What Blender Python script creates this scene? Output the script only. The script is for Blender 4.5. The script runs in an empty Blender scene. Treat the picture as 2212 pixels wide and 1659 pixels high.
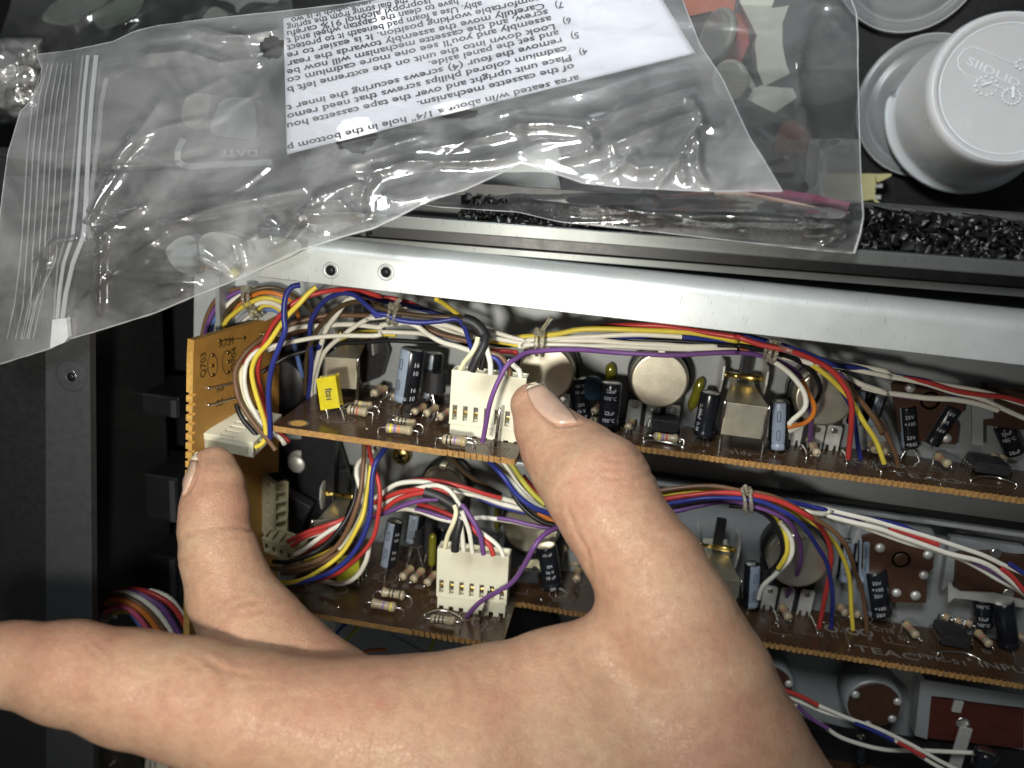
import bpy, bmesh, math, random
import numpy as np
from mathutils import Vector, Matrix, noise as mnoise
from mathutils.bvhtree import BVHTree
random.seed(7); np.random.seed(7)
S = bpy.context.scene
S.unit_settings.system = 'METRIC'; S.unit_settings.scale_length = 0.01      # one unit = one centimetre
COL = S.collection
def V(*a): return np.array(a, float)
def nrm(v):
    v = np.asarray(v, float); return v/np.linalg.norm(v)
# ------------------------------------------------------------------ camera
FPX, CX, CY = 1720., 1106., 829.5
_za = nrm((278, 480, 1720)); _x = V(13992, -1786, -1720); _x = nrm(_x-_za*_x.dot(_za)); _y = np.cross(_x, _za)
if _y[1] < 0: _y = -_y
CR = V(_x[0], _y[0], -_za[0]); CU = V(_x[1], _y[1], -_za[1]); CF = V(_x[2], _y[2], -_za[2])
CAM = -(22.8/-CF[2])*CF
cd = bpy.data.cameras.new('camera'); cam = bpy.data.objects.new('camera', cd); COL.objects.link(cam)
cd.sensor_width = 36; cd.lens = FPX/2212*36; cd.clip_start = 1; cd.clip_end = 500
m = Matrix.Identity(4)
for i in range(3):
    m[i][0] = CR[i]; m[i][1] = CU[i]; m[i][2] = -CF[i]; m[i][3] = CAM[i]
cam.matrix_world = m; S.camera = cam
cd.dof.use_dof = True; cd.dof.focus_distance = 19.6; cd.dof.aperture_fstop = 0.12
# ------------------------------------------------------------------ world, lamps, exposure
w = bpy.data.worlds.new('World'); S.world = w; w.use_nodes = True
w.node_tree.nodes['Background'].inputs[0].default_value = (0.90, 0.96, 1.0, 1); w.node_tree.nodes['Background'].inputs[1].default_value = 0.055
S.view_settings.view_transform = 'Standard'; S.view_settings.look = 'None'; S.view_settings.exposure = 0; S.view_settings.gamma = 1
S.render.engine = 'CYCLES'; S.cycles.use_denoising = True; S.cycles.max_bounces = 10; S.cycles.transparent_max_bounces = 24
def lookat(o, p, t):
    o.location = p; o.rotation_euler = (Vector(t)-Vector(p)).to_track_quat('-Z', 'Y').to_euler()
def lamp(name, kind, p, t, power, col, size):
    l = bpy.data.lights.new(name, kind); l.energy = power; l.color = col
    if kind == 'AREA': l.shape = 'DISK'; l.size = size
    else: l.shadow_soft_size = size
    o = bpy.data.objects.new(name, l); COL.objects.link(o); lookat(o, p, t); return l
KEYP = CAM + CR*-4.2 + CU*-3.3 + CF*0.2
kl = lamp('phone_lamp', 'SPOT', KEYP, CAM+CF*22+CR*-4.2+CU*4.5, 15500, (1.0, 0.95, 0.85), 0.85)
kl.spot_size = math.radians(108); kl.spot_blend = 1.0
rl = lamp('bag_fill_lamp', 'AREA', (-7, 34, 40), (3, 12, 0), 3300, (0.95, 0.98, 1.0), 14); rl.spread = math.radians(62)  # unseen fill lamp, added to brighten the bags and the back
# ------------------------------------------------------------------ picture rays to places in the scene
def ray(px, py): return (px-CX)/FPX*CR+(CY-py)/FPX*CU+CF
def W(px, py, z): r = ray(px, py); return CAM+r*(z-CAM[2])/r[2]
def WY(px, py, y): r = ray(px, py); return CAM+r*(y-CAM[1])/r[1]
def WX(px, py, x): r = ray(px, py); return CAM+r*(x-CAM[0])/r[0]
def WD(px, py, d): return CAM+ray(px, py)*d
KP = 2212/4032.
CROP = dict(A=(700,1050,.4822), B=(1400,1050,.4822), C=(2000,1050,.4823), D=(2800,1100,.4821), E=(3332,1100,.5426), G=(900,1750,.5424),
            H=(1500,1800,.4823), I=(2600,1850,.4822), J=(3232,1950,.4822), K=(3000,2500,.4665), L=(0,2200,.4973), M=(900,2300,.5877),
            N=(1900,1400,.6028), O=(600,1650,.6029), a=(0,0,.5123), b=(1000,0,.5123), c=(2000,0,.5123), d=(2932,0,.5123), e=(0,750,.5123), P=(0,0,1/KP))
def q(c, x, y):
    o = CROP[c]; return ((o[0]+x*o[2])*KP, (o[1]+y*o[2])*KP)
def Z(c, x, y, z): return W(*q(c, x, y), z)
# ------------------------------------------------------------------ materials
MATS = {}
def mat(name, col, rough=0.5, metal=0.0, var=0.0, vscale=3.0, bump=0.0, bscale=20.0, spec=0.5, sss=0.0, trans=0.0, coat=0.0, col2=None, ior=1.45, alpha=1.0):
    if name in MATS: return MATS[name]
    M = bpy.data.materials.new(name); M.use_nodes = True; nt = M.node_tree; N = nt.nodes; L = nt.links; p = N['Principled BSDF']
    I = p.inputs
    I['Base Color'].default_value = (*col, 1); I['Roughness'].default_value = rough; I['Metallic'].default_value = metal
    I['Specular IOR Level'].default_value = spec; I['IOR'].default_value = ior; I['Alpha'].default_value = alpha
    if sss: I['Subsurface Weight'].default_value = sss; I['Subsurface Radius'].default_value = (.25, .12, .07); I['Subsurface Scale'].default_value = 1.0
    if trans: I['Transmission Weight'].default_value = trans
    if coat: I['Coat Weight'].default_value = coat; I['Coat Roughness'].default_value = .08
    if var or col2 or bump:
        tc = N.new('ShaderNodeTexCoord')
    if var or col2:
        nz = N.new('ShaderNodeTexNoise'); nz.inputs['Scale'].default_value = vscale; nz.inputs['Detail'].default_value = 6; nz.inputs['Roughness'].default_value = .65
        L.new(tc.outputs['Object'], nz.inputs['Vector'])
        rp = N.new('ShaderNodeValToRGB'); c2 = col2 or tuple(c*(1+var) for c in col); c1 = col if col2 else tuple(c*(1-var) for c in col)
        rp.color_ramp.elements[0].color = (*c1, 1); rp.color_ramp.elements[1].color = (*c2, 1); rp.color_ramp.elements[0].position = .3; rp.color_ramp.elements[1].position = .7
        L.new(nz.outputs['Fac'], rp.inputs['Fac']); L.new(rp.outputs['Color'], I['Base Color'])
        mr = N.new('ShaderNodeMapRange'); mr.inputs['To Min'].default_value = max(0.02, rough*.8); mr.inputs['To Max'].default_value = min(1, rough*1.25)
        L.new(nz.outputs['Fac'], mr.inputs['Value']); L.new(mr.outputs['Result'], I['Roughness'])
    if bump:
        n2 = N.new('ShaderNodeTexNoise'); n2.inputs['Scale'].default_value = bscale; n2.inputs['Detail'].default_value = 4
        L.new(tc.outputs['Object'], n2.inputs['Vector'])
        b = N.new('ShaderNodeBump'); b.inputs['Strength'].default_value = bump; b.inputs['Distance'].default_value = 0.02
        L.new(n2.outputs['Fac'], b.inputs['Height']); L.new(b.outputs['Normal'], I['Normal'])
    MATS[name] = M; return M
def scratched(name, col, rough, metal, amount=.5):
    """brushed / scuffed sheet metal"""
    if name in MATS: return MATS[name]
    M = mat(name, col, rough, metal, var=.06, vscale=.8); nt = M.node_tree; N = nt.nodes; L = nt.links; p = N['Principled BSDF']
    tc = N.new('ShaderNodeTexCoord'); mp = N.new('ShaderNodeMapping'); mp.inputs['Scale'].default_value = (12, 2.2, 2.2)
    nz = N.new('ShaderNodeTexNoise'); nz.inputs['Scale'].default_value = 1.7; nz.inputs['Detail'].default_value = 5
    L.new(tc.outputs['Object'], mp.inputs['Vector']); L.new(mp.outputs['Vector'], nz.inputs['Vector'])
    rp = N.new('ShaderNodeValToRGB'); rp.color_ramp.elements[0].position = .63; rp.color_ramp.elements[0].color = (1, 1, 1, 1)
    rp.color_ramp.elements[1].position = .72; rp.color_ramp.elements[1].color = (1-amount, 1-amount, 1-amount*.96, 1)
    L.new(nz.outputs['Fac'], rp.inputs['Fac'])
    mx = N.new('ShaderNodeMix'); mx.data_type = 'RGBA'; mx.blend_type = 'MULTIPLY'; mx.inputs[0].default_value = 1
    src = p.inputs['Base Color'].links[0].from_socket
    L.new(src, mx.inputs[6]); L.new(rp.outputs['Color'], mx.inputs[7]); L.new(mx.outputs[2], p.inputs['Base Color'])
    return M
M_SILVER = scratched('silver_paint', (.56, .59, .58), .40, .45, .30)
M_PANEL = mat('panel_grey', (.33, .35, .352), .45, .30, var=.08, vscale=.9, bump=.05, bscale=60)
M_BLACK = mat('black_case', (.018, .018, .019), .42, 0, var=.25, vscale=5, bump=.10, bscale=55)
M_DGREY = mat('dark_grey_case', (.045, .047, .05), .5, 0, var=.15, vscale=4, bump=.08, bscale=60)
M_TABLE = mat('table_black', (.012, .012, .012), .40, 0, var=.4, vscale=14, bump=.28, bscale=30)
M_SHADOWBLACK = mat('plastic_and_gap_black', (.014, .014, .016), .38, 0, var=.2, vscale=4)  # black plastic parts; also the painted dark of holes, gaps and fillers
M_PCB = mat('board_brown', (.062, .033, .016), .26, 0, var=.18, vscale=2.2, spec=.55)
M_PCBEDGE = mat('board_edge_tan', (.36, .20, .065), .75, 0, var=.35, vscale=9, bump=.5, bscale=30)
M_PCBBACK = mat('board_orange', (.42, .22, .05), .48, 0, var=.13, vscale=1.6, bump=.05, bscale=40)
M_PCBBRIGHT = mat('board_bright_edge', (.62, .36, .09), .65, 0, var=.25, vscale=8, bump=.4, bscale=30)
M_SILK = mat('silkscreen', (.21, .185, .165), .6)
M_SILKD = mat('silkscreen_dark', (.09, .06, .012), .6)
M_NYLON = mat('cream_nylon', (.80, .77, .60), .38, 0, var=.04, vscale=2, sss=.08)
M_NYLOND = mat('dark_nylon', (.52, .48, .30), .45, 0, var=.06, vscale=2)  # darker, duller copy of the cream nylon
M_TIN = mat('tinned_steel', (.72, .70, .66), .22, 1.0, var=.1, vscale=6)
M_CAN = mat('nickel_can', (.80, .75, .60), .34, .94, var=.08, vscale=1.3, bump=.09, bscale=30)
M_BRASS = mat('brass', (.62, .45, .14), .25, 1.0, var=.12, vscale=5)
M_LUG = mat('lug_plate', (.66, .66, .62), .42, .5, var=.1, vscale=5)
M_SLEEVE = mat('cap_sleeve', (.010, .012, .016), .22, 0, var=.2, vscale=4)
M_STRIPE = mat('cap_stripe', (.24, .29, .36), .3, 0, var=.06, vscale=3)
M_PRINT = mat('cap_print', (.62, .64, .66), .4)
M_RESBODY = mat('resistor_body', (.38, .315, .205), .35, 0, var=.08, vscale=8, coat=.3)
M_OLIVE = mat('olive_tube', (.20, .19, .02), .12, .2, var=.1, vscale=4, coat=.5)
M_FILM = mat('yellow_film', (.78, .66, .03), .16, 0, var=.1, vscale=5, trans=.25, coat=.5)
M_EPOXY = mat('epoxy_black', (.022, .022, .024), .45, 0, var=.2, vscale=6, bump=.1, bscale=60)
M_PHENOL = mat('phenolic_brown', (.055, .024, .013), .5, 0, var=.2, vscale=3)
M_TIE = mat('clear_tie', (.82, .79, .66), .16, 0, trans=.85)
M_PAPER = mat('paper', (.80, .80, .84), .7, 0, var=.015, vscale=1.5)
M_INK = mat('ink', (.045, .045, .05), .7)
M_CUP = mat('frosted_cup', (.82, .83, .83), .25, 0, var=.03, vscale=1, sss=.4, trans=.30)
M_LID = mat('frosted_lid', (.36, .37, .37), .3, 0, trans=.45, var=.04)
M_CLIP = mat('pale_clip', (.72, .73, .60), .35, 0, var=.06, vscale=2)
M_RED = mat('orange_clip', (.75, .17, .05), .38, 0, var=.1, vscale=2)
M_GREY = mat('grey_button', (.28, .28, .24), .35, 0, var=.1)
M_FOAM = mat('black_film', (.010, .010, .011), .33, 0, var=.3, vscale=5)
WCOL = dict(red=(.47,.045,.04), yellow=(.74,.59,.07), white=(.78,.76,.66), blue=(.026,.036,.21), brown=(.155,.085,.045), purple=(.16,.07,.23), black=(.012,.012,.013),
            orange=(.62,.19,.03), grey=(.34,.36,.40), pink=(.60,.11,.20), cream=(.80,.76,.50), lightblue=(.12,.20,.46), olive=(.42,.40,.05), darkbrown=(.075,.05,.025))
def wmat(c): return mat('wire_'+c, WCOL[c], .36, 0, var=.07, vscale=2.5, bump=.03, bscale=30, spec=.45)
def band(c):
    d = dict(black=(.01,.01,.01), red=(.5,.03,.02), yellow=(.75,.62,.03), violet=(.22,.10,.35), orange=(.65,.22,.06), gold=(.45,.30,.08), brown=(.12,.05,.02), grey=(.25,.25,.25), green=(.05,.2,.05), blue=(.05,.07,.3))
    return mat('band_'+c, d[c], .35)
# ------------------------------------------------------------------ mesh building
class MB:
    def __init__(s): s.v = []; s.f = []; s.mi = []; s.sm = []; s.mats = []
    def slot(s, m):
        if m not in s.mats: s.mats.append(m)
        return s.mats.index(m)
    def add(s, vs, fs, m, smooth=False):
        b = len(s.v); s.v += [tuple(map(float, p)) for p in vs]; k = s.slot(m)
        for f in fs: s.f.append([i+b for i in f]); s.mi.append(k); s.sm.append(smooth)
        return s
    def box(s, c, ex, ey, ez, m, bev=0.0):
        c, ex, ey, ez = map(lambda a: np.asarray(a, float), (c, ex, ey, ez))
        if bev <= 0:
            vs = [c+a*ex+b*ey+d*ez for d in (-1, 1) for b in (-1, 1) for a in (-1, 1)]
            return s.add(vs, [(0,2,3,1),(4,5,7,6),(0,1,5,4),(2,6,7,3),(0,4,6,2),(1,3,7,5)], m)
        lx, ly, lz = map(np.linalg.norm, (ex, ey, ez)); ux, uy, uz = ex/lx, ey/ly, ez/lz
        bm = bmesh.new(); bmesh.ops.create_cube(bm, size=2)
        for v in bm.verts: v.co = (v.co.x*lx, v.co.y*ly, v.co.z*lz)
        bmesh.ops.bevel(bm, geom=bm.edges[:], offset=bev, segments=2, affect='EDGES', profile=.6)
        bm.verts.ensure_lookup_table(); vs = [c+v.co.x*ux+v.co.y*uy+v.co.z*uz for v in bm.verts]; fs = [[v.index for v in f.verts] for f in bm.faces]; bm.free()
        if np.dot(np.cross(ux, uy), uz) < 0: fs = [f[::-1] for f in fs]
        return s.add(vs, fs, m, False)
    def lathe(s, p0, p1, prof, m, n=20, smooth=True, ref=None, mfun=None):
        """prof = [(t along the axis in cm from p0, radius)]"""
        p0 = np.asarray(p0, float); ax = nrm(np.asarray(p1, float)-p0); r = V(0, 0, 1) if abs(ax[2]) < .9 else V(0, 1, 0)
        if ref is not None: r = np.asarray(ref, float)
        u = nrm(r-ax*np.dot(r, ax)); w_ = np.cross(ax, u)
        vs = []; fs = []
        for (t, rad) in prof:
            for k in range(n):
                a = 2*math.pi*k/n; vs.append(p0+ax*t+(u*math.cos(a)+w_*math.sin(a))*rad)
        base = len(s.v)
        for i in range(len(prof)-1):
            fr = [];
            for k in range(n):
                k2 = (k+1) % n; fr.append((i*n+k, i*n+k2, (i+1)*n+k2, (i+1)*n+k))
            fs.append(fr)
        s.v += [tuple(map(float, p)) for p in vs]
        for i, fr in enumerate(fs):
            for k, f in enumerate(fr):
                mm = mfun(i, 2*math.pi*(k+.5)/n) if mfun else m
                s.f.append([j+base for j in f]); s.mi.append(s.slot(mm)); s.sm.append(smooth)
        for i, rev in ((0, True), (len(prof)-1, False)):
            if prof[i][1] > 1e-4:
                f = [base+i*n+k for k in range(n)]; s.f.append(f[::-1] if rev else f); s.mi.append(s.slot(mfun(min(i, len(prof)-2), -1) if mfun else m)); s.sm.append(False)
        return s
    def cyl(s, p0, p1, r, m, n=14, r1=None, smooth=True):
        L = np.linalg.norm(np.asarray(p1, float)-np.asarray(p0, float)); return s.lathe(p0, p1, [(0, r), (L, r if r1 is None else r1)], m, n, smooth)
    def tube(s, pts, r, m, n=8, cap=True):
        pts = np.asarray(pts, float); T = np.gradient(pts, axis=0); T /= np.linalg.norm(T, axis=1)[:, None]+1e-9
        u = nrm(np.cross(T[0], V(.3, .2, .93))); vs = []
        rr = np.broadcast_to(np.asarray(r, float), (len(pts),))
        for i, p in enumerate(pts):
            u = u-T[i]*np.dot(u, T[i]); u = nrm(u); w_ = np.cross(T[i], u)
            for k in range(n):
                a = 2*math.pi*k/n; vs.append(p+(u*math.cos(a)+w_*math.sin(a))*rr[i])
        fs = [(i*n+k, i*n+(k+1) % n, (i+1)*n+(k+1) % n, (i+1)*n+k) for i in range(len(pts)-1) for k in range(n)]
        s.add(vs, fs, m, True)
        if cap: s.add(vs[:n], [list(range(n))[::-1]], m); s.add(vs[-n:], [list(range(n))], m)
        return s
    def prism(s, poly, ext, m, mside=None):
        """poly: list of 3-D points; ext: extrusion vector; m caps, mside walls"""
        poly = [np.asarray(p, float) for p in poly]; ext = np.asarray(ext, float); n = len(poly)
        nn = V(0, 0, 0)
        for i in range(n): nn += np.cross(poly[i], poly[(i+1) % n])
        if np.dot(nn, ext) > 0: poly = poly[::-1]
        vs = poly+[p+ext for p in poly]
        s.add(vs, [list(range(n)), list(range(2*n-1, n-1, -1))], m)
        return s.add(vs, [(i, i+n, (i+1) % n+n, (i+1) % n) for i in range(n)], mside or m)
    def build(s, name, parent=None, origin=None, bevel=0, **props):
        if parent is not None and origin is None: origin = parent['_o']
        o3 = np.zeros(3) if origin is None else np.asarray(origin, float)
        me = bpy.data.meshes.new(name); me.from_pydata([tuple(np.asarray(p)-o3) for p in s.v], [], s.f)
        for mm in s.mats: me.materials.append(mm)
        me.polygons.foreach_set('material_index', s.mi); me.polygons.foreach_set('use_smooth', s.sm); me.update()
        o = bpy.data.objects.new(name, me); COL.objects.link(o); o['_o'] = [float(a) for a in o3]
        if parent is not None: o.parent = parent
        elif origin is not None: o.location = o3
        if bevel:
            md = o.modifiers.new('bevel', 'BEVEL'); md.width = bevel; md.segments = 2; md.limit_method = 'ANGLE'; md.angle_limit = .7
        for k, x in props.items(): o[k] = x
        return o
def thing(name, loc, label, cat, group=None):
    o = bpy.data.objects.new(name, None); COL.objects.link(o); o.location = loc; o.empty_display_size = .3; o['_o'] = [float(a) for a in loc]
    o['label'] = label; o['category'] = cat
    if group: o['group'] = group
    return o
def tag(o, label, cat, group=None):
    o['label'] = label; o['category'] = cat
    if group: o['group'] = group
    return o
def spline(pts, step=.12):
    """Catmull-Rom through pts"""
    P = [np.asarray(p, float) for p in pts]; P = [2*P[0]-P[1]]+P+[2*P[-1]-P[-2]]; out = []
    for i in range(1, len(P)-2):
        p0, p1, p2, p3 = P[i-1:i+3]; n = max(2, int(np.linalg.norm(p2-p1)/step))
        for k in range(n):
            t = k/n; out.append(.5*((2*p1)+(-p0+p2)*t+(2*p0-5*p1+4*p2-p3)*t*t+(-p0+3*p1-3*p2+p3)*t**3))
    out.append(P[-2]); return np.array(out)
def text_mesh(body, size, bold=0.0, spacing=1.0):
    c = bpy.data.curves.new('t', 'FONT'); c.body = body; c.size = size; c.resolution_u = 2; c.offset = bold; c.space_character = spacing
    o = bpy.data.objects.new('t', c); COL.objects.link(o); dg = bpy.context.evaluated_depsgraph_get(); me = bpy.data.meshes.new_from_object(o.evaluated_get(dg))
    vs = np.array([v.co[:] for v in me.vertices]) if len(me.vertices) else np.zeros((0, 3)); fs = [list(p.vertices) for p in me.polygons]
    bpy.data.objects.remove(o); bpy.data.curves.remove(c); bpy.data.meshes.remove(me); return vs, fs
def text_flat(mb, body, size, p, ux, uy, m, bold=0.0, center=False, lift=.006, squeeze=1.0, spacing=1.0):
    vs, fs = text_mesh(body, size, bold, spacing)
    if not len(vs): return
    ux = nrm(ux); uy = nrm(uy); nn = np.cross(ux, uy); x0 = (vs[:, 0].min()+vs[:, 0].max())/2 if center else 0
    mb.add([np.asarray(p)+ux*(v[0]-x0)*squeeze+uy*v[1]+nn*lift for v in vs], fs, m)
# ------------------------------------------------------------------ setting
YU, YL, YT = -.60, -5.90, .16          # top faces of the two boards, board thickness
ZT, ZS = 4.5, 2.3                      # tab and main front edges of the boards
mb = MB(); mb.box((0, 5, -7.6), (60, 0, 0), (0, 60, 0), (0, 0, .5), M_TABLE); t = mb.build('table'); t['kind'] = 'structure'

ch = thing('deck_chassis', (0, 0, 0), 'silver inner chassis of an opened tape deck with black case around it', 'chassis')
# inner face plate, upper and lower sheet with a seam between
mb = MB(); mb.box((7, .85, -.1), (15, 0, 0), (0, 3.0, 0), (0, 0, .1), M_PANEL); up = mb.build('face_plate', ch)
mb = MB(); mb.box((6, -6.4, -.35), (16, 0, 0), (0, 4.05, 0), (0, 0, .1), M_PANEL); mb.build('face_plate', ch)
mb = MB(); mb.box((6, -2.30, .25), (16, 0, 0), (0, .06, 0), (0, 0, .35), M_SILVER, .02); mb.build('seam_strip', ch)
mb = MB(); mb.box((6, -2.19, .12), (16, 0, 0), (0, .04, 0), (0, 0, .3), M_SHADOWBLACK); mb.build('seam_gap_strip', ch)  # black strip standing in for the dark gap at the seam
# bright flange along the top, rounded over at its far edge
prof = [(3.28, 4.72), (3.28, 4.82), (3.3, 4.86), (3.98, 4.86), (4.1, 4.84), (4.2, 4.78), (4.29, 4.66), (4.35, 4.5), (4.38, 4.3), (4.38, 0.0), (4.28, 0.0), (4.28, 4.2), (4.2, 4.5), (4.05, 4.68), (3.9, 4.72)]
x0, x1 = W(556, 600, 4.86)[0], 22.
mb = MB(); n = len(prof)
vs = [(x0+(.55 if p[0] > 3.5 else 0), p[0], p[1]) for p in prof]+[(x1, p[0], p[1]) for p in prof]
mb.add(vs, [(i, (i+1) % n, (i+1) % n+n, i+n) for i in range(n)], M_SILVER, True); mb.add(vs[:n], [list(range(n))], M_SILVER); fl = mb.build('flange', ch)
md = fl.modifiers.new('e', 'EDGE_SPLIT'); md.split_angle = math.radians(50)
for (cx_, cy_) in (q('A', 1250, 30), q('B', 248, 45)):
    p = W(cx_, cy_, 4.86); mb = MB(); mb.lathe(p+V(0, 0, .004), p+V(0, 0, -.3), [(0, .20), (-.012, .185), (-.014, .16), (.0, .135), (.05, .13), (.25, .12)], M_SILVER, 24); mb.lathe(p+V(0, 0, .008), p+V(0, 0, .02), [(0, .125), (.001, .0005)], M_SHADOWBLACK, 16); mb.build('screw_hole', ch)
# left end wall of the chassis
mb = MB(); mb.box((-7.9, -0.6, 1.2), (.06, 0, 0), (0, 3.4, 0), (0, 0, 1.6), M_PANEL); mb.build('end_wall', ch)
mb = MB(); mb.prism([W(418, 760, 1.9), W(420, 590, 1.9), W(450, 545, 1.9), W(520, 520, 1.9), W(640, 505, 1.9), W(760, 500, 1.9), W(760, 570, 1.9), W(640, 660, 1.9), W(560, 700, 1.9)], (0, 0, -.1), M_SILVER); mb.build('corner_flange', ch)
# black case round the chassis
mb = MB(); A0 = W(100, 800, 6.)[0]; A1 = W(200, 900, 6.)[0]
mb.prism([W(100, 1750, 6.), W(98, 470, 6.), W(190, 480, 6.), W(194, 760, 6.), W(203, 1750, 6.)], (0, 0, -.22), M_DGREY)
cs = mb.build('case_rim', ch, bevel=.05)
mb = MB(); mb.box((A0-4, -8.5, 3.2), (4.0, 0, 0), (0, 14, 0), (0, 0, 2.2), M_BLACK, .05); mb.build('case_side', ch)
p = W(*q('e', 545, 1425), 6.0)
mb = MB(); mb.lathe(p+V(0, 0, .003), p+V(0, 0, 1), [(0, .40), (.004, .385), (.004, .15)], M_DGREY, 28); mb.lathe(p+V(0, 0, .006), p+V(0, 0, -.3), [(0, .16), (-.01, .14), (.03, .12), (.2, .115)], M_TIN, 22); mb.lathe(p+V(.012, -.02, .012), p+V(0, 0, 1), [(0, .11), (.002, .001)], M_SHADOWBLACK, 16); mb.build('screw_hole', ch)
M_RAIL = scratched('rail_metal', (.13, .14, .135), .38, .5, .4)
ang = .028; rx = V(math.cos(ang), math.sin(ang), 0); ry = V(-math.sin(ang), math.cos(ang), 0)
mb = MB(); mb.box(V(6.2, 5.17, 4.7), rx*11, ry*.15, (0, 0, .3), M_RAIL, .03); mb.build('back_rail', ch)
mb = MB(); mb.box(V(6.2, 4.80, 3.9), rx*11, ry*.22, (0, 0, .3), M_SHADOWBLACK); mb.build('back_channel', ch)
mb = MB(); mb.box(V(6.2, 4.62, 4.30), rx*11, ry*.085, (0, 0, .12), M_RAIL, .02); mb.build('back_strip', ch)
mb = MB(); mb.box(V(-3.2, 4.78, 4.4), rx*.05, ry*.28, (0, 0, .3), M_DGREY); mb.build('back_post', ch)
mb = MB(); mb.box(V(6.2, 5.6, 1.0), rx*11.5, ry*.5, (0, 0, 3.1), M_BLACK); mb.build('case_wall', ch)
# dark inside at the left: three black slotted blocks
for (xa, ya, xb, yb) in ((262, 842, 388, 905), (262, 1015, 386, 1130), (262, 1185, 386, 1290)):
    a = W(xa, ya, 2.2); b = W(xb, yb, 2.2)
    mb = MB(); mb.box(((a[0]+b[0])/2-.6, (a[1]+b[1])/2, 1.2), ((b[0]-a[0])/2+.6, 0, 0), (0, (a[1]-b[1])/2, 0), (0, 0, 1.0), M_SHADOWBLACK, .06)
    mb.box((b[0]-.12, (a[1]+b[1])/2, 2.26), (.09, 0, 0), (0, (a[1]-b[1])/2-.06, 0), (0, 0, .06), M_DGREY, .02); mb.build('button_block', ch)
mb = MB(); mb.prism([Z('L', x, y, 2.2) for x, y in ((110, 1640), (250, 1500), (380, 1405), (440, 1430), (440, 1720), (150, 1720))], (0, 0, -.15), mat('grey_card', (.10, .105, .085), .6, var=.1)); mb.build('side_plate', ch)
mb = MB(); mb.box((-9, -5, -1.2), (4, 0, 0), (0, 11, 0), (0, 0, .2), M_SHADOWBLACK); mb.build('floor_plate', ch)
mb = MB(); mb.box((6, -12, -.6), (20, 0, 0), (0, 3, 0), (0, 0, .2), M_PANEL); mb.build('face_plate', ch)
# ------------------------------------------------------------------ circuit boards
def board_outline(xl, xt, xr, y, pitch=.15):
    """tab from xl to xt reaching ZT, main strip reaching ZS; scored breakaway teeth along part of the front"""
    pts = []
    def run(xa, xb, z, teeth):
        if not teeth: pts.extend([(xa, z), (xb, z)]); return
        n = int(abs(xb-xa)/pitch)
        for i in range(n):
            a = xa+(xb-xa)*i/n; b = xa+(xb-xa)*(i+1)/n; c = a+(b-a)*.62; dz = random.uniform(-.015, .015)
            pts.extend([(a, z+dz), (c, z+dz), (c+(b-a)*.1, z-.06), (b-(b-a)*.1, z-.06)])
    pts.extend([(xl, 0.05), (xl, ZT-.15), (xl+.03, ZT-.05), (xl+.12, ZT)])
    return pts, run
def make_board(name, y, xt, label, teeth_from):
    b = thing(name, (0, y, 0), label, 'circuit board')
    pts, run = board_outline(-5.55, xt, 20, y)
    run(-5.4, teeth_from, ZT, False); run(teeth_from, xt-.35, ZT, True)
    pts.extend([(xt-.12, ZT), (xt-.03, ZT-.04), (xt, ZT-.14), (xt, ZS+.08), (xt+.08, ZS)]); run(xt+.1, 20, ZS, True); pts.extend([(20, .05)])
    mb = MB(); mb.prism([(x, y-YT, z) for x, z in pts], (0, YT, 0), M_PCB, M_PCBEDGE)
    s = mb.build('board_panel', b, bevel=.012)
    return b
UB = make_board('circuit_board', YU, .86, 'upper brown circuit board crowded with capacitors, between thumb and silver flange', -1.0)
LB = make_board('circuit_board', YL, .98, 'lower brown circuit board seen through the gap between thumb and finger', -1.6)
# ------------------------------------------------------------------ board components (parts soldered to a board)
PXC = lambda c: CROP[c][2]*KP                                 # picture pixels per crop pixel
TOCAM = lambda p: nrm(CAM-np.asarray(p, float))
def zb(c, x, y, yb): return float(np.clip(WY(*q(c, x, y), yb)[2], .25, ZT-.1))
def onb(c, x, y, yb): return WY(*q(c, x, y), yb)
def pxr(c, r, p): return r*PXC(c)*float((np.asarray(p)-CAM)@CF)/FPX
def lead(parent, pts, r=.028, m=None):
    mb = MB(); mb.tube(spline(pts, .08), r, m or M_TIN, 6); return mb.build('lead', parent)
def wrap_text(mb, lines, p0, p1, r, size, m, t0, dt, up=True, rot=0.0, vert=False):
    """print on a can: lines stacked along the axis (or running along it), centred on the side that faces the camera"""
    ax = nrm(p1-p0); u = TOCAM((p0+p1)/2); u = nrm(u-ax*u.dot(ax)); w_ = np.cross(ax, u)
    for i, s_ in enumerate(lines):
        vs, fs = text_mesh(s_, size, .0)
        if not len(vs): continue
        x0 = (vs[:, 0].max()+vs[:, 0].min())/2; out = []
        for v in vs:
            if vert: a = (v[1]-size*.35)/r+rot+i*dt; t = t0+v[0]
            else: a = (v[0]-x0)/r+rot; t = t0-i*dt+v[1]
            out.append(p0+ax*t+(u*math.cos(a)+w_*math.sin(a)*(1 if not vert else -1))*(r+.006))
        mb.add(out, fs, m)
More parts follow.
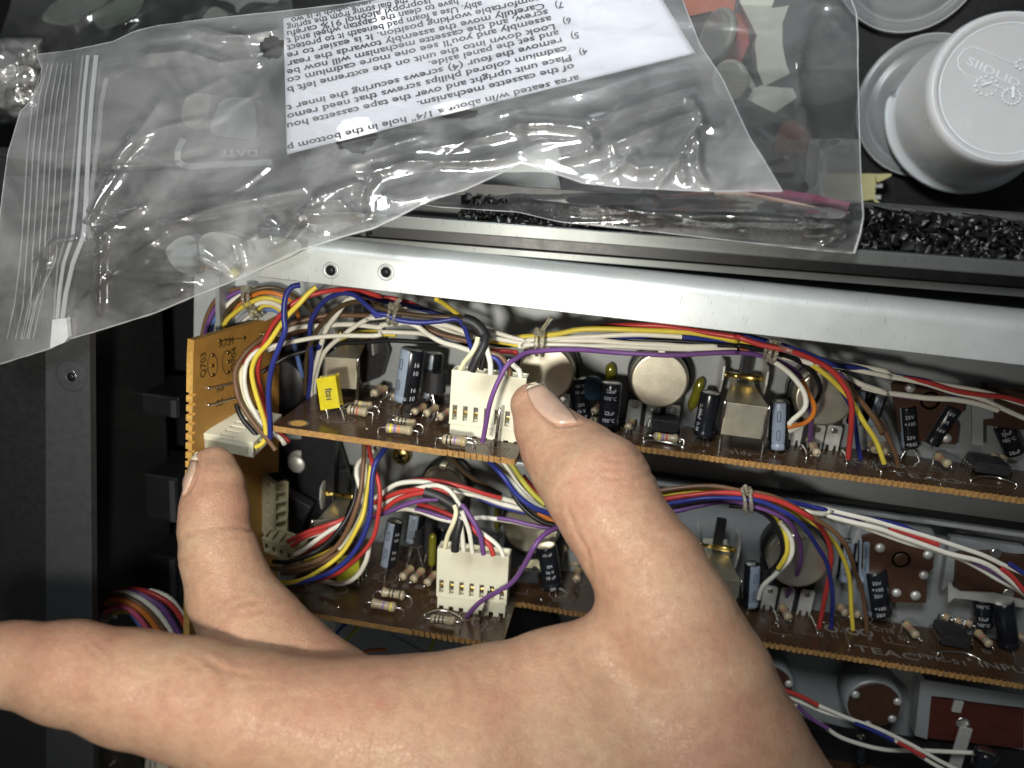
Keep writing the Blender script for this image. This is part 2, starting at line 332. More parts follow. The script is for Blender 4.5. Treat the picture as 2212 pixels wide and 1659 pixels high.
def ecap(b, yb, c, bot, top, rpx, foot, stripe=None, lines=(), size=.2, vert=False, rot=0.0, z=None, t0=None, dt=.24, legs=None, top_m=None):
    z = zb(c, *foot, yb) if z is None else z; p0 = Z(c, *bot, z); p1 = Z(c, *top, z); r = pxr(c, rpx, p0); L = np.linalg.norm(p1-p0)
    # pull the base down so that the can keeps its outline but never dips into the board
    prof = [(0, r*.72), (0, r*.9), (.03, r), (.14, r), (.17, r*.93), (.20, r*.93), (.24, r), (L-.05, r), (L-.015, r*.95), (L, r*.86), (L-.012, r*.8)]
    u = TOCAM(p0)
    def mf(i, a):
        if stripe is None or a < 0: return M_SLEEVE
        d = (a-math.radians(stripe)+math.pi) % (2*math.pi)-math.pi; return M_STRIPE if abs(d) < .62 else M_SLEEVE
    mb = MB(); mb.lathe(p0, p1, prof, M_SLEEVE, 28, True, u, mf); o = mb.build('electrolytic_capacitor', b)
    ax = nrm(p1-p0); mb = MB(); mb.lathe(p1-ax*.012, p1+ax, [(0, r*.8), (.004, r*.78), (.004, .001)], top_m or M_TIN, 20); mb.build('can_top', o)
    if lines or stripe is not None:
        for i_, ln in enumerate(lines):
            if not ln: continue
            mb = MB(); wrap_text(mb, [ln], p0, p1, r, size*.86, M_PRINT, (t0 if t0 is not None else L-.34)-i_*dt, dt, vert=vert, rot=rot); mb.build('print', o)
        if stripe is not None:   # outlined minus marks on the stripe
            uu = nrm(u-ax*u.dot(ax)); ww = np.cross(ax, uu)
            for tc_ in (L*.33, L*.72):
                a0 = math.radians(stripe); pts = []
                for k in range(17):
                    t = 2*math.pi*k/16; aa = a0+.16*math.copysign(abs(math.cos(t))**.6, math.cos(t)); tt = tc_+.14*math.copysign(abs(math.sin(t))**.5, math.sin(t)); pts.append(p0+ax*tt+(uu*math.cos(aa)+ww*math.sin(aa))*(r+.004))
                mb = MB(); mb.tube(pts, .009, M_SLEEVE, 4); mb.build('minus_mark', o)
    for l in (legs or [(foot[0]-8, foot[1]), (foot[0]+14, foot[1]-8)]):
        e = onb(c, *l, yb); s_ = p0+(e-p0)*.08; s_ = s_+ax*.01; lead(o, [s_, (s_*.5+e*.5)+V((e-s_)[0]*.15, 0, 0), e-V(0, .05, 0)])
    return o
RESP = [(0, .3), (.03, .7), (.08, .97), (.14, 1.0), (.2, .93), (.27, .86), (.5, .85), (.73, .86), (.8, .93), (.86, 1.0), (.92, .97), (.97, .7), (1, .3)]
def resistor(b, yb, p0, p1, r, bands, feet, m=None):
    L = np.linalg.norm(p1-p0); prof = []; 
    ts = sorted(set([t for t, _ in RESP]+[.19, .25, .34, .40, .49, .55, .78, .83])); xs, ys = zip(*RESP)
    prof = [(t*L, float(np.interp(t, xs, ys))*r) for t in ts]
    zones = [(.19, .25), (.34, .40), (.49, .55), (.78, .83)]
    def mf(i, a):
        mid = (ts[i]+ts[i+1])/2
        for zc, bc in zip(zones, bands):
            if bc and zc[0] < mid < zc[1]: return band(bc)
        return m or M_RESBODY
    mb = MB(); mb.lathe(p0, p1, prof, M_RESBODY, 14, True, None, mf); o = mb.build('resistor', b)
    ax = nrm(p1-p0)
    for s_, e, dr in ((p0, feet[0], -ax), (p1, feet[1], ax)):
        if e is None: continue
        k = s_+dr*.12; lead(o, [s_, k, k*.55+e*.45+dr*.03, e-V(0, .05, 0)], .026)
    return o
def res_h(b, yb, c, a, e, rpx, feet, bands):
    """resistor lying across the board: body ends and lead feet in the picture"""
    f0 = onb(c, *feet[0], yb); f1 = onb(c, *feet[1], yb); za = (f0[2]+f1[2])/2
    p0 = Z(c, *a, za); p1 = Z(c, *e, za); r = pxr(c, rpx, p0)
    p0[1] = max(p0[1], yb+r*.9); p1[1] = max(p1[1], yb+r*.9)
    return resistor(b, yb, p0, p1, r, bands, (f0, f1))
def res_z(b, yb, c, near, rpx, foot, bands=('grey', 'brown', 'red', 'gold'), L=.62, skew=.0, drop=None):
    """resistor lying front to back, near end towards the camera"""
    f = onb(c, *foot, yb); z = float(np.clip(f[2], .2, ZT-.1)); p0 = Z(c, *near, z); r = pxr(c, rpx, p0); p1 = p0+V(skew, 0.02, -L)
    if p1[2] < .1: p1[2] = .1
    f1 = V(p1[0], yb, p1[2]-.1)
    return resistor(b, yb, p0, p1, r, bands, (f, f1))
def jumper(b, yb, c, pts, h=.12, r=.03, m=None):
    P = [onb(c, *p, yb) for p in pts]; Q_ = [P[0]-V(0, .04, 0), P[0]+V(0, h*.8, 0)]+[p+V(0, h, 0) for p in P[1:-1]]+[P[-1]+V(0, h*.8, 0), P[-1]-V(0, .04, 0)]
    mb = MB(); mb.tube(spline(Q_, .08), r, m or M_TIN, 6); return mb.build('jumper_wire', b)
def ring(mb, p, r0, r1, m=None, sx=1.0, lift=.006, n=28):
    vs = []; mb = MB(); b = UB if p[1] > -3 else LB
    for k in range(n):
        a = 2*math.pi*k/n
        for r in (r0, r1): vs.append(p+V(math.cos(a)*r*sx, lift, math.sin(a)*r))
    mb.add(vs, [(2*k, 2*k+1, (2*k+3) % (2*n), (2*k+2) % (2*n)) for k in range(n)], m or M_SILK); mb.build('printed_ring', b)
def silk(mb, yb, c, x, y, body, wpx, zh=.3, m=None, ang=0.0, size=None):
    p = onb(c, x, y, yb); wid = np.linalg.norm(onb(c, x+wpx, y, yb)-p); vs, fs = text_mesh(body, 1.0, .008, 1.05)
    if not len(vs): return
    mb = MB(); b = UB if yb == YU else LB
    k = wid/(vs[:, 0].max()-vs[:, 0].min()); ux = V(math.cos(ang), 0, math.sin(ang)); uz = V(math.sin(ang), 0, -math.cos(ang))
    mb.add([p+ux*(v[0]*k)+uz*(v[1]*zh*1.4)+V(0, .006, 0) for v in vs], fs, m or M_SILK); mb.build('printed_mark', b)
def tube_cap(b, c, bot, top, rpx, foot, yb, m=None, name='tube_capacitor', z=None):
    z = zb(c, *foot, yb) if z is None else z; p0 = Z(c, *bot, z); p1 = Z(c, *top, z); r = pxr(c, rpx, p0); L = np.linalg.norm(p1-p0)
    mb = MB(); mb.lathe(p0, p1, [(0, r*.25), (.05, r*.5), (.14, r*.95), (.2, r), (L*.6, r), (L-.16, r*.98), (L-.06, r*.75), (L, r*.2)], m or M_OLIVE, 18); o = mb.build(name, b)
    e = onb(c, *foot, yb); lead(o, [p0, p0*.5+e*.5, e-V(0, .05, 0)], .026); return o
def to92(b, c, tl, br, feet, yb, name='transistor'):
    z = zb(c, *feet[0], yb); a = Z(c, *tl, z); d = Z(c, br[0], br[1], z); r = abs(d[0]-a[0])/2; cxm = (a[0]+d[0])/2; n = 16
    poly = [V(cxm+r*math.cos(t), d[1], z-r*.5+r*math.sin(t)) for t in np.linspace(-.5, math.pi+.5, n)]
    mb = MB(); mb.prism(poly, V(0, a[1]-d[1], 0), M_EPOXY); o = mb.build(name, b, bevel=.02)
    for k, f in enumerate(feet):
        e = onb(c, *f, yb); lead(o, [V(cxm+(k-(len(feet)-1)/2)*.1, d[1]+.02, z-r*.3), e-V(0, .05, 0)], .032)
    return o
def dip(b, yb, c, tl, tr, depth_px, h, feet_y, pins=4, m=None):
    z = zb(c, *feet_y, yb); a = Z(c, *tl, z); d = Z(c, *tr, z); y1 = yb+h; wx = abs(d[0]-a[0]); cxm = (a[0]+d[0])/2
    mb = MB(); mb.box((cxm, yb+.09+h/2, z-depth_px/2), (wx/2, 0, 0), (0, h/2, 0), (0, 0, depth_px/2), m or M_EPOXY, .035)
    mb.lathe(V(cxm-wx*.38, yb+.09+h+.003, z-depth_px*.5), V(cxm-wx*.38, 9, z-depth_px*.5), [(0, .06), (.001, .001)], M_SHADOWBLACK, 12)
    o = mb.build('chip', b)
    for s_ in (-1, 1):
        for k in range(pins):
            zz = z-depth_px*(k+.5)/pins; x = cxm+s_*wx/2; mb = MB()
            mb.box((x+s_*.04, yb+.09+h*.5, zz), (.05, 0, 0), (0, .015, 0), (0, 0, .05), M_TIN); mb.box((x+s_*.085, yb+h*.25+.02, zz), (.012, 0, 0), (0, h*.3+.06, 0), (0, 0, .035), M_TIN); mb.build('pin', o)
    return o
def pot(b, c, ctr, rpx, z, yb, lugs, lug_w=.40, lug_z=.45, tab=None, back=.95, label=None):
    p = Z(c, *ctr, z); r = pxr(c, rpx, p)
    mb = MB(); mb.lathe(V(p[0], p[1], z), V(p[0], p[1], 0), [(.0, r*.90), (.012, r*.95), (.05, r*.985), (.11, r), (z*.55, r)], M_CAN, 56); 
    o = mb.build('potentiometer', b)
    if label: o['label'] = label
    mb = MB(); mb.lathe(V(p[0], p[1], z*.56), V(p[0], p[1], 0), [(0, r*1.05), (.02, r*1.10), (z*.4, r*1.10), (z*.42, r*.8), (z*.555, r*.8)], M_SHADOWBLACK, 48); mb.build('pot_base', o)
    if tab: 
        t = Z(c, *tab, z); mb = MB(); mb.box((t[0], t[1], z*.72), (.10, 0, 0), (0, .09, 0), (0, 0, z*.3), M_CAN, .02); mb.box((t[0], t[1]-.06, z+.004), (.11, 0, 0), (0, .05, 0), (0, 0, .012), M_SHADOWBLACK); mb.build('locating_tab', o)
    mb = MB(); mb.box((p[0], (yb+p[1])/2, lug_z-.12), (r*.98, 0, 0), (0, (p[1]-yb)/2, 0), (0, 0, .06), M_EPOXY); mb.build('terminal_board', o)
    for (lx, ly) in lugs:
        t = Z(c, lx, ly, lug_z); wv = lug_w/2; top = t[1]+.16; n = 18; hole = .065
        out = [(-wv, yb-.02), (-wv*.78, yb-.02), (-wv*.62, yb+.16), (-wv*.34, yb+.16), (-wv*.25, yb-.02), (wv*.25, yb-.02), (wv*.34, yb+.16), (wv*.62, yb+.16), (wv*.78, yb-.02), (wv, yb-.02), (wv, top-.06), (wv*.8, top), (-wv*.8, top), (-wv, top-.06)]
        mb = MB(); mb.prism([V(t[0]+x, y, lug_z) for x, y in out], (0, 0, .035), M_LUG); mb.lathe(V(t[0], t[1], lug_z+.037), V(t[0], t[1], 9), [(0, hole+.025), (.012, hole+.015), (.012, hole)], M_TIN, 16); mb.lathe(V(t[0], t[1], lug_z+.04), V(t[0], t[1], 9), [(0, hole), (.001, .001)], M_SHADOWBLACK, 14); mb.build('lug', o)
    return o
def switch(b, c, yb, tl, tr, bl, footl, footr, z, bracket=None, label=None, lever=True):
    """toggle switch in a bent metal yoke: front plate, two legs to the board, roof running back to the face plate, brass pivot and black lever"""
    a = Z(c, *tl, z); d = Z(c, *tr, z); e = Z(c, *bl, z); ux = d-a; wx = np.linalg.norm(ux); ux = nrm(ux); uy = V(0, 1, 0); h = a[1]-e[1]; ctr = (a+d)/2
    mb = MB(); mb.box(ctr-uy*h/2-V(0, 0, .03), ux*(wx/2-.04), uy*h/2, V(0, 0, .03), M_CAN, .015); o = mb.build('toggle_switch', b)
    if label: o['label'] = label
    for f, s_ in ((footl, a), (footr, d)):
        g = onb(c, *f, yb); mb = MB(); pts = [s_+V(0, 0.02, .02), s_+V(0, -.04, .045), s_*.5+g*.5+V(0, 0, .02), g-V(0, .05, 0)]
        mb.tube(spline(pts, .1), .05, M_TIN, 8); mb.build('yoke_leg', o)
    rise = .35; zb2 = .1
    mb = MB(); vs = []
    for k, t in enumerate(np.linspace(0, 1, 7)):
        zz = z*(1-t)+zb2*t; yy = a[1]+.02+.0*t+rise*(t**1.3); sh = 1-.42*min(1, t*1.6) 
        for s_ in (-1, 1): vs.append(ctr*V(1, 0, 0)+V(0, yy, zz)+ux*s_*wx/2*sh)
    fs = [(2*k, 2*k+1, 2*k+3, 2*k+2) for k in range(6)]; mb.add(vs, fs, M_CAN, True); mb.add([v-V(0, .04, 0) for v in vs], [f[::-1] for f in fs], M_CAN, True); mb.build('yoke_roof', o)
    if lever:
        yy = a[1]+.42; 
        mb = MB(); mb.lathe(V(ctr[0]-.55, yy, .75), V(ctr[0]+.55, yy, .75), [(0, .10), (.12, .10), (.14, .06), (.45, .06), (.46, .085), (.66, .085), (.68, .10), (1.0, .10), (1.1, .05)], M_BRASS, 16); mb.build('pivot', o)
        mb = MB(); mb.box((ctr[0]+.02, yy+.35, .6), (.14, 0, 0), (0, .5, 0), (0, 0, .12), M_SHADOWBLACK, .03); mb.build('lever', o)
        for s_ in (-1, 1):
            x = ctr[0]+s_*.56; mb = MB(); mb.prism([V(x, yy-.5, .9), V(x, yy-.1, 1.05), V(x, yy+.28, 1.0), V(x, yy+.4, .8), V(x, yy+.36, .1), V(x, yy-.5, .1)], (s_*.05, 0, 0), M_LUG); mb.build('yoke_ear', o)
    return o
def plug(label, c, tl, tr, bl, z, n=7, thick=.5, slotrow=(.50, .72), toe=.78, parent_y=None, m=None, zt=None):
    """white crimp housing: slots show the terminals, open wire cavities along its top"""
    m = m or M_NYLON
    a = Z(c, *tl, z); d = Z(c, *tr, z); e = Z(c, *bl, z); ux = d-a; wx = np.linalg.norm(ux); ux /= wx; uy = a-e; h = np.linalg.norm(uy); uy /= h; uy = nrm(uy-ux*uy.dot(ux)); nz_ = np.cross(ux, uy)
    return plug_at(label, a, ux, uy, nz_, wx, h, n, thick, slotrow, toe, m)
def plug_at(label, a, ux, uy, nz_, wx, h, n=7, thick=.5, slotrow=(.50, .72), toe=.78, m=None, group='white crimp plugs'):
    m = m or M_NYLON
    t = thing('plug', a-uy*h, label, 'connector plug', group)
    P = lambda x, y, z_: a+ux*x-uy*y+nz_*z_          # x right, y down from the top edge, z towards the viewer
    mb = MB(); y0, y1 = slotrow[0]*h, slotrow[1]*h; yt = toe*h; sw = wx/n*.42; ft = .11
    def bx(xa, xb, ya, yb_, za, zb_, mm=m, bev=.0): mb.box(P((xa+xb)/2, (ya+yb_)/2, (za+zb_)/2), ux*(xb-xa)/2, uy*(yb_-ya)/2, nz_*(zb_-za)/2, mm, bev)
    bx(0, wx, 0, y0, -ft, 0); bx(0, wx, y1, yt, -ft, 0); pitch = wx/n; edges = []
    xs = [0]
    for k in range(n): c0 = (k+.5)*pitch; xs += [c0-sw/2, c0+sw/2]
    xs.append(wx)
    for k in range(0, len(xs), 2): bx(xs[k], xs[k+1], y0, y1, -ft, 0)
    bx(0, wx, .12, yt, -thick+.02, -ft-.06); bx(0, .06, 0, yt, -thick, -ft); bx(wx-.06, wx, 0, yt, -thick, -ft); bx(0, wx, 0, yt, -thick, -thick+.06)
    for k in range(1, n): bx(k*pitch-.03, k*pitch+.03, 0, .14, -thick+.05, -ft)
    mb.build('housing', t, bevel=.012)
    mb = MB(); bx(0.03, wx-.03, yt+.002, h*.93, -thick*.9, -.03)
    for k in range(n+1): c0 = k*pitch; bx(max(.03, c0-pitch*.28), min(wx-.03, c0+pitch*.28), h*.93, h, -thick*.9, -.03)
    mb.build('header', t, bevel=.01)
    for k in range(n):
        c0 = (k+.5)*pitch; mb = MB(); bx(c0-sw*.42, c0+sw*.42, y0-.03, y1+.02, -ft-.055, -ft-.03, M_TIN); bx(c0-sw*.42, c0+sw*.42, y0+(y1-y0)*.45, y0+(y1-y0)*.62, -ft-.03, -ft+.01, M_BRASS); mb.build('terminal', t)
    mb = MB()
    for k in range(n): c0 = (k+.5)*pitch; bx(c0-pitch*.2, c0+pitch*.2, h*.93, h*.995, -.034, -.03, M_SHADOWBLACK)
    mb.build('foot_shadow_gap', t) if False else None
    return t
def testpin(b, yb, c, top, foot, r=.045):
    f = onb(c, *foot, yb); t = Z(c, *top, f[2]); mb = MB(); mb.lathe(f-V(0, .1, 0), t, [(0, r), (np.linalg.norm(t-f)+.06, r), (np.linalg.norm(t-f)+.1, r*.5)], M_TIN, 12); return mb.build('test_pin', b)
def rotary(b, c, poly, z, yb, bumps, hole=None, label=None, m=None):
    mb = MB(); mb.prism([Z(c, x, y, z) for x, y in poly], (0, 0, -.12), m or M_PHENOL); o = mb.build('rotary_switch', b, bevel=.015)
    if label: o['label'] = label
    for (x, y) in bumps:
        p = Z(c, x, y, z); mb = MB(); r = .14*random.uniform(.9, 1.1)
        vs0 = len(mb.v); mb.lathe(p-V(0, 0, .02), p+V(0, 0, 1), [(0, r), (.06, r*.95), (.10, r*.7), (.12, .002)], M_LUG, 12); mb.build('rivet', o)
    if hole:
        p = Z(c, *hole, z); mb = MB(); mb.lathe(p+V(0, 0, .004), p+V(0, 0, 1), [(0, .26), (.0, .20), (.03, .19), (.03, .12)], M_PHENOL, 24); mb.lathe(p+V(0, 0, .006), p+V(0, 0, 1), [(0, .12), (.001, .001)], M_TIN, 16); mb.build('shaft_end', o)
    return o
def film_cap(b, c, quad, thick, feet, yb, label=None, m=None, txt=None):
    z = zb(c, *feet[1], yb); P4 = [Z(c, *p, z) for p in quad]; mb = MB(); mb.prism([p+V(0, 0, thick/2) for p in P4], (0, 0, -thick), m or M_FILM); o = mb.build('film_capacitor', b, bevel=.06)
    if label: o['label'] = label
    for k, f in enumerate(feet):
        s_ = P4[3]*(.85-.7*k)+P4[2]*(.15+.7*k)+V(0, .03, 0); e = onb(c, *f, yb); lead(o, [s_, s_*.6+e*.4+V(0, .02, 0), e-V(0, .05, 0)], .028)
    if txt:
        mb = MB(); ux = nrm(P4[0]-P4[3]); uy = -nrm(P4[1]-P4[0]); ctr = sum(P4)/4+V(0, 0, thick/2); nn = np.cross(ux, uy)
        if nn[2] < 0: uy = -uy
        text_flat(mb, txt, .20, ctr-ux*.22-uy*.07, ux, uy, M_INK, .008); mb.build('print', o)
    return o
# ---------------- upper board
U_, yu = UB, YU
switch(U_, 'A', yu, (1190, 735), (1475, 755), (1200, 985), (1180, 900), (1462, 1095), 2.0, label='switch at the left end of the upper board')
film_cap(U_, 'A', [(1145, 905), (1300, 878), (1338, 1138), (1182, 1162)], .26, [(1230, 1232), (1365, 1248)], yu, 'clear yellow box capacitor marked 102J', txt='102J')
res_h(U_, yu, 'A', (1385, 1165), (1552, 1190), 42, [(1290, 1195), (1582, 1240)], ('black', 'black', 'red', None))
res_h(U_, yu, 'A', (1440, 1120), (1590, 1140), 36, [(1330, 1150), (1640, 1180)], ('brown', 'yellow', None, 'gold'))
res_z(U_, yu, 'A', (1598, 1040), 34, (1580, 1090))
res_h(U_, yu, 'B', (318, 1255), (495, 1285), 38, [(255, 1290), (555, 1335)], ('black', 'black', 'black', 'gold'))
res_h(U_, yu, 'B', (245, 1315), (468, 1340), 42, [(180, 1355), (500, 1395)], ('yellow', 'violet', 'orange', None))
res_h(U_, yu, 'B', (705, 1405), (915, 1435), 42, [(655, 1450), (975, 1490)], ('black', 'black', 'violet', 'gold'))
res_h(U_, yu, 'B', (770, 1400), (900, 1400), 30, [(690, 1400), (1000, 1445)], (None, None, None, None))
for n_, f_ in (((470, 1190), (462, 1235)), ((570, 1202), (545, 1262)), ((680, 1232), (656, 1300)), ((150, 1040), (135, 1080)), ((305, 1070), (300, 1120))): res_z(U_, yu, 'B', n_, 34, f_, skew=.16)
ecap(U_, yu, 'B', (408, 1095), (470, 670), 98, (340, 1215), 310, ['10', '16', '', '10', '16'], .21, rot=.55, t0=.12, dt=-.24, legs=[(335, 1215), (375, 1175)])
ecap(U_, yu, 'B', (600, 1060), (640, 700), 78, (640, 1130), 330)
to92(U_, 'B', (548, 850), (722, 1042), [(655, 1175), (520, 1150)], yu)
jumper(U_, yu, 'B', [(205, 1115), (235, 1100), (290, 1060)], .1); jumper(U_, yu, 'B', [(95, 1160), (140, 1170), (190, 1195)], .1)
testpin(U_, yu, 'B', (1180, 1150), (1140, 1468))
pot(U_, 'C', (312, 872), 232, 1.25, yu, [(60, 1130), (450, 1075)], label='potentiometer partly behind the thumb tip')
pot(U_, 'C', (1237, 930), 238, 1.25, yu, [(1037, 1130), (1190, 1150), (1347, 1170)], tab=(1258, 685), label='bright round potentiometer can in the middle of the upper board')
pot(U_, 'D', (930, 975), 240, 1.25, yu, [(690, 1210), (870, 1225), (1005, 1235)], label='potentiometer behind the wire loops')
ecap(U_, yu, 'C', (600, 1235), (575, 905), 80, (615, 1275), None, ['16 V', '10 uF', '', 'SM', '16 V', '10 uF'], .155, t0=.98, dt=.185, rot=.1, legs=[(615, 1278), (560, 1250)])
mb = MB(); p = Z('C', 680, 985, .9); mb.lathe(p, p+V(.2, 0, 1), [(0, .30), (.04, .36), (.2, .36), (.26, .28)], mat('blue_disc', (.03, .07, .11), .3, var=.1), 22); mb.build('disc_capacitor', U_)
tube_cap(U_, 'C', (845, 1010), (836, 785), 43, (835, 1190), yu)
ecap(U_, yu, 'C', (815, 1290), (848, 945), 84, (803, 1355), 100, ['22uF', '105°C', '', '22uF', '105°C'], .165, t0=1.0, dt=.21, rot=.05, legs=[(803, 1352), (820, 1345)])
for n_, f_ in (((692, 1262), (688, 1310)), ((700, 1185), (690, 1310)), ((977, 1318), (972, 1388))): res_z(U_, yu, 'C', n_, 32, f_, skew=.12)
dip(U_, yu, 'C', (1165, 1345), (1390, 1345), .72, .36, (1250, 1375), 4)
res_h(U_, yu, 'C', (1190, 1385), (1392, 1408), 38, [(1112, 1400), (1430, 1462)], ('yellow', 'violet', 'red', None))
jumper(U_, yu, 'C', [(1108, 1440), (1200, 1440), (1330, 1460), (1428, 1490)], .06, .035)
for k in range(3): jumper(U_, yu, 'C', [(1105+6*k, 1420-14*k), (1140+6*k, 1390-14*k), (1190, 1372-12*k)], .12, .02)
tube_cap(U_, 'C', (1488, 1175), (1585, 905), 40, (1458, 1228), yu)
ecap(U_, yu, 'C', (1595, 1375), (1660, 1025), 84, (1600, 1420), None, ['85°C  (M)85°C'], .15, vert=True, rot=.75, t0=.16, legs=[(1495, 1450), (1600, 1470), (1650, 1475)])
switch(U_, 'D', yu, (112, 1000), (472, 1045), (115, 1270), (65, 1398), (412, 1440), 2.05, label='switch with a pale square plate right of the middle of the upper board')
ecap(U_, yu, 'D', (545, 1375), (560, 990), 80, (535, 1410), 0)
res_z(U_, yu, 'D', (868, 1425), 36, (875, 1490)); res_z(U_, yu, 'D', (838, 1372), 34, (835, 1440))
jumper(U_, yu, 'D', [(735, 1380), (765, 1430), (775, 1475)]); jumper(U_, yu, 'D', [(1060, 1425), (1090, 1460), (1105, 1515)])
for (x0_, y0_, x1_, y1_) in ((1165, 1180, 1215, 900), (1290, 1180, 1370, 940)): ecap(U_, yu, 'D', (x0_, y0_), (x1_, y1_), 62, (x0_+30, 1310), 20)
# right end of the upper board
rotary(U_, 'E', [(330, 760), (420, 730), (560, 730), (640, 770), (760, 800), (860, 900), (850, 960), (780, 1000), (815, 1060), (800, 1200), (560, 1180), (380, 1100), (350, 900)], .35, yu, [(465, 785), (822, 820), (727, 1152)], (610, 880), 'dim brown rotary switch at the right of the upper board')
ecap(U_, yu, 'E', (465, 1215), (440, 915), 62, (480, 1300), 290, ['25V', '+105', '', '25V', '+105'], .17, rot=.2, t0=.9, dt=.2, legs=[(395, 1300), (535, 1320)])
ecap(U_, yu, 'E', (610, 1190), (775, 925), 62, (600, 1260), 290, ['16V', 'M', '16V'], .17, rot=.3, t0=.95, dt=.26, legs=[(530, 1225), (608, 1275)])
ecap(U_, yu, 'E', (1225, 1260), (1140, 1060), 70, (1235, 1320), None, ['22uF', '105°C', '', '22uF'], .16, t0=.7, dt=.2)
mb = MB(); mb.prism([Z('E', 905, 830, .5), Z('E', 1060, 850, .5), Z('E', 1060, 1000, .5), Z('E', 985, 1010, .5), Z('E', 985, 1200, .5), Z('E', 905, 1190, .5)], (0, 0, .08), M_PANEL); mb.build('bracket', U_)
mb = MB(); mb.box(Z('E', 1230, 930, .3), (.9, 0, 0), (0, .55, 0), (0, 0, .2), M_PHENOL, .03); mb.build('relay', U_)
res_z(U_, yu, 'E', (745, 1345), 34, (770, 1415), skew=-.1); res_z(U_, yu, 'E', (1080, 1300), 30, (1085, 1350)); res_z(U_, yu, 'E', (1145, 1310), 34, (1175, 1360)); res_z(U_, yu, 'E', (210, 1240), 30, (215, 1290)); res_z(U_, yu, 'E', (300, 1255), 32, (325, 1310))
dip(U_, yu, 'E', (925, 1440), (1180, 1440), .8, .3, (1050, 1440), 5)
jumper(U_, yu, 'E', [(905, 1465), (980, 1445), (1100, 1455), (1232, 1500)], .06, .035); jumper(U_, yu, 'E', [(190, 1360), (225, 1400), (250, 1415)], .1, .025)
mb = MB()
ring(mb, onb('A', 985, 1280, yu), .24, .27); ring(mb, onb('A', 985, 1280, yu), 0.001, .215, M_PCBBRIGHT); ring(mb, onb('A', 1305, 1242, yu), .3, .325, sx=1.5); ring(mb, onb('B', 350, 1195, yu), .27, .295); ring(mb, onb('B', 510, 1120, yu), .2, .22); ring(mb, onb('B', 680, 1145, yu), .2, .22); ring(mb, onb('B', 1145, 1458, yu), .17, .2); ring(mb, onb('B', 1035, 1430, yu), .17, .2); ring(mb, onb('C', 820, 1335, yu), .3, .32, sx=.9); ring(mb, onb('D', 800, 1345, yu), .18, .21); ring(mb, onb('D', 1215, 1485, yu), .2, .12); ring(mb, onb('D', 1410, 1505, yu), .2, .12); ring(mb, onb('E', 375, 1350, yu), .2, .12); ring(mb, onb('E', 240, 1340, yu), .2, .12); ring(mb, onb('E', 480, 1275, yu), .3, .32, sx=.9); ring(mb, onb('D', 520, 1405, yu), .27, .29)
for a_ in (('A', 1195, 1268, 'C101', 140), ('A', 1070, 1165, 'R1', 50), ('B', 715, 1310, 'R10', 50), ('C', 915, 1330, 'R12', 50), ('C', 1100, 1280, 'C12', 30), ('D', 150, 1420, 'S102', 160), ('D', 645, 1430, 'Q1', 40), ('D', 920, 1460, 'R19', 40), ('D', 1150, 1520, '5', 30), ('D', 1250, 1530, '11', 30), ('E', 330, 1420, 'TEAC', 410), ('E', 640, 1375, 'R22', 60), ('E', 800, 1480, 'PPK-51', 130), ('B', 1180, 1500, 'TP', 70)): silk(mb, yu, *a_, zh=.24 if a_[3] != 'TEAC' else .32)
# ---------------- lower board
D_, yl = LB, YL
film_cap(D_, 'G', [(800, 830), (960, 800), (960, 960), (800, 985)], .3, [(800, 1035), (950, 1010)], yl, 'olive yellow capacitor under the lower wires', mat('olive_film', (.34, .34, .03), .2, var=.15, coat=.4))
ecap(D_, yl, 'G', (1155, 875), (1210, 555), 58, (1135, 990), 330, ['10', '16', '', '10', '16'], .17, rot=.6, t0=.3, dt=-.2, legs=[(1130, 992), (1155, 960)])
ecap(D_, yl, 'G', (1330, 700), (1360, 500), 55, (1300, 870), 350)
to92(D_, 'G', (1300, 600), (1405, 735), [(1290, 880), (1415, 900)], yl)
to92(D_, 'G', (1420, 560), (1475, 760), [(1415, 895)], yl)
ecap(D_, yl, 'H', (510, 700), (507, 560), 62, (520, 800), None)
for n_, f_ in (((1255, 968), (1235, 1030)), ((1335, 985), (1315, 1045)), ((1435, 1012), (1412, 1085))): res_z(D_, yl, 'G', n_, 31, f_, skew=.14)
res_h(D_, yl, 'G', (1108, 1070), (1282, 1098), 35, [(1045, 1100), (1335, 1140)], (None, 'black', 'black', 'black'))
res_h(D_, yl, 'G', (1032, 1150), (1218, 1185), 38, [(990, 1190), (1280, 1225)], (None, None, 'violet', 'yellow'))
res_h(D_, yl, 'H', (400, 1318), (610, 1345), 38, [(330, 1360), (640, 1395)], ('black', 'black', 'black', None))
jumper(D_, yl, 'H', [(355, 1310), (450, 1278), (560, 1290), (660, 1345)], .1, .03)
for k in range(3): jumper(D_, yl, 'G', [(940+30*k, 1010-25*k), (930+30*k, 980-25*k), (960+25*k, 960-20*k)], .08, .022)
testpin(D_, yl, 'H', (888, 1075), (806, 1352))
pot(D_, 'H', (500, 265), 190, 1.0, yl, [], tab=(505, 85), label='potentiometer under the red and white wires')
pot(D_, 'H', (1225, 580), 235, 1.0, yl, [(1000, 800)], label='shaded potentiometer left of the thumb base')
tube_cap(D_, 'H', (945, 600), (948, 395), 22, (945, 760), yl)
tube_cap(D_, 'H', (415, 900), (425, 620), 32, (415, 950), yl)
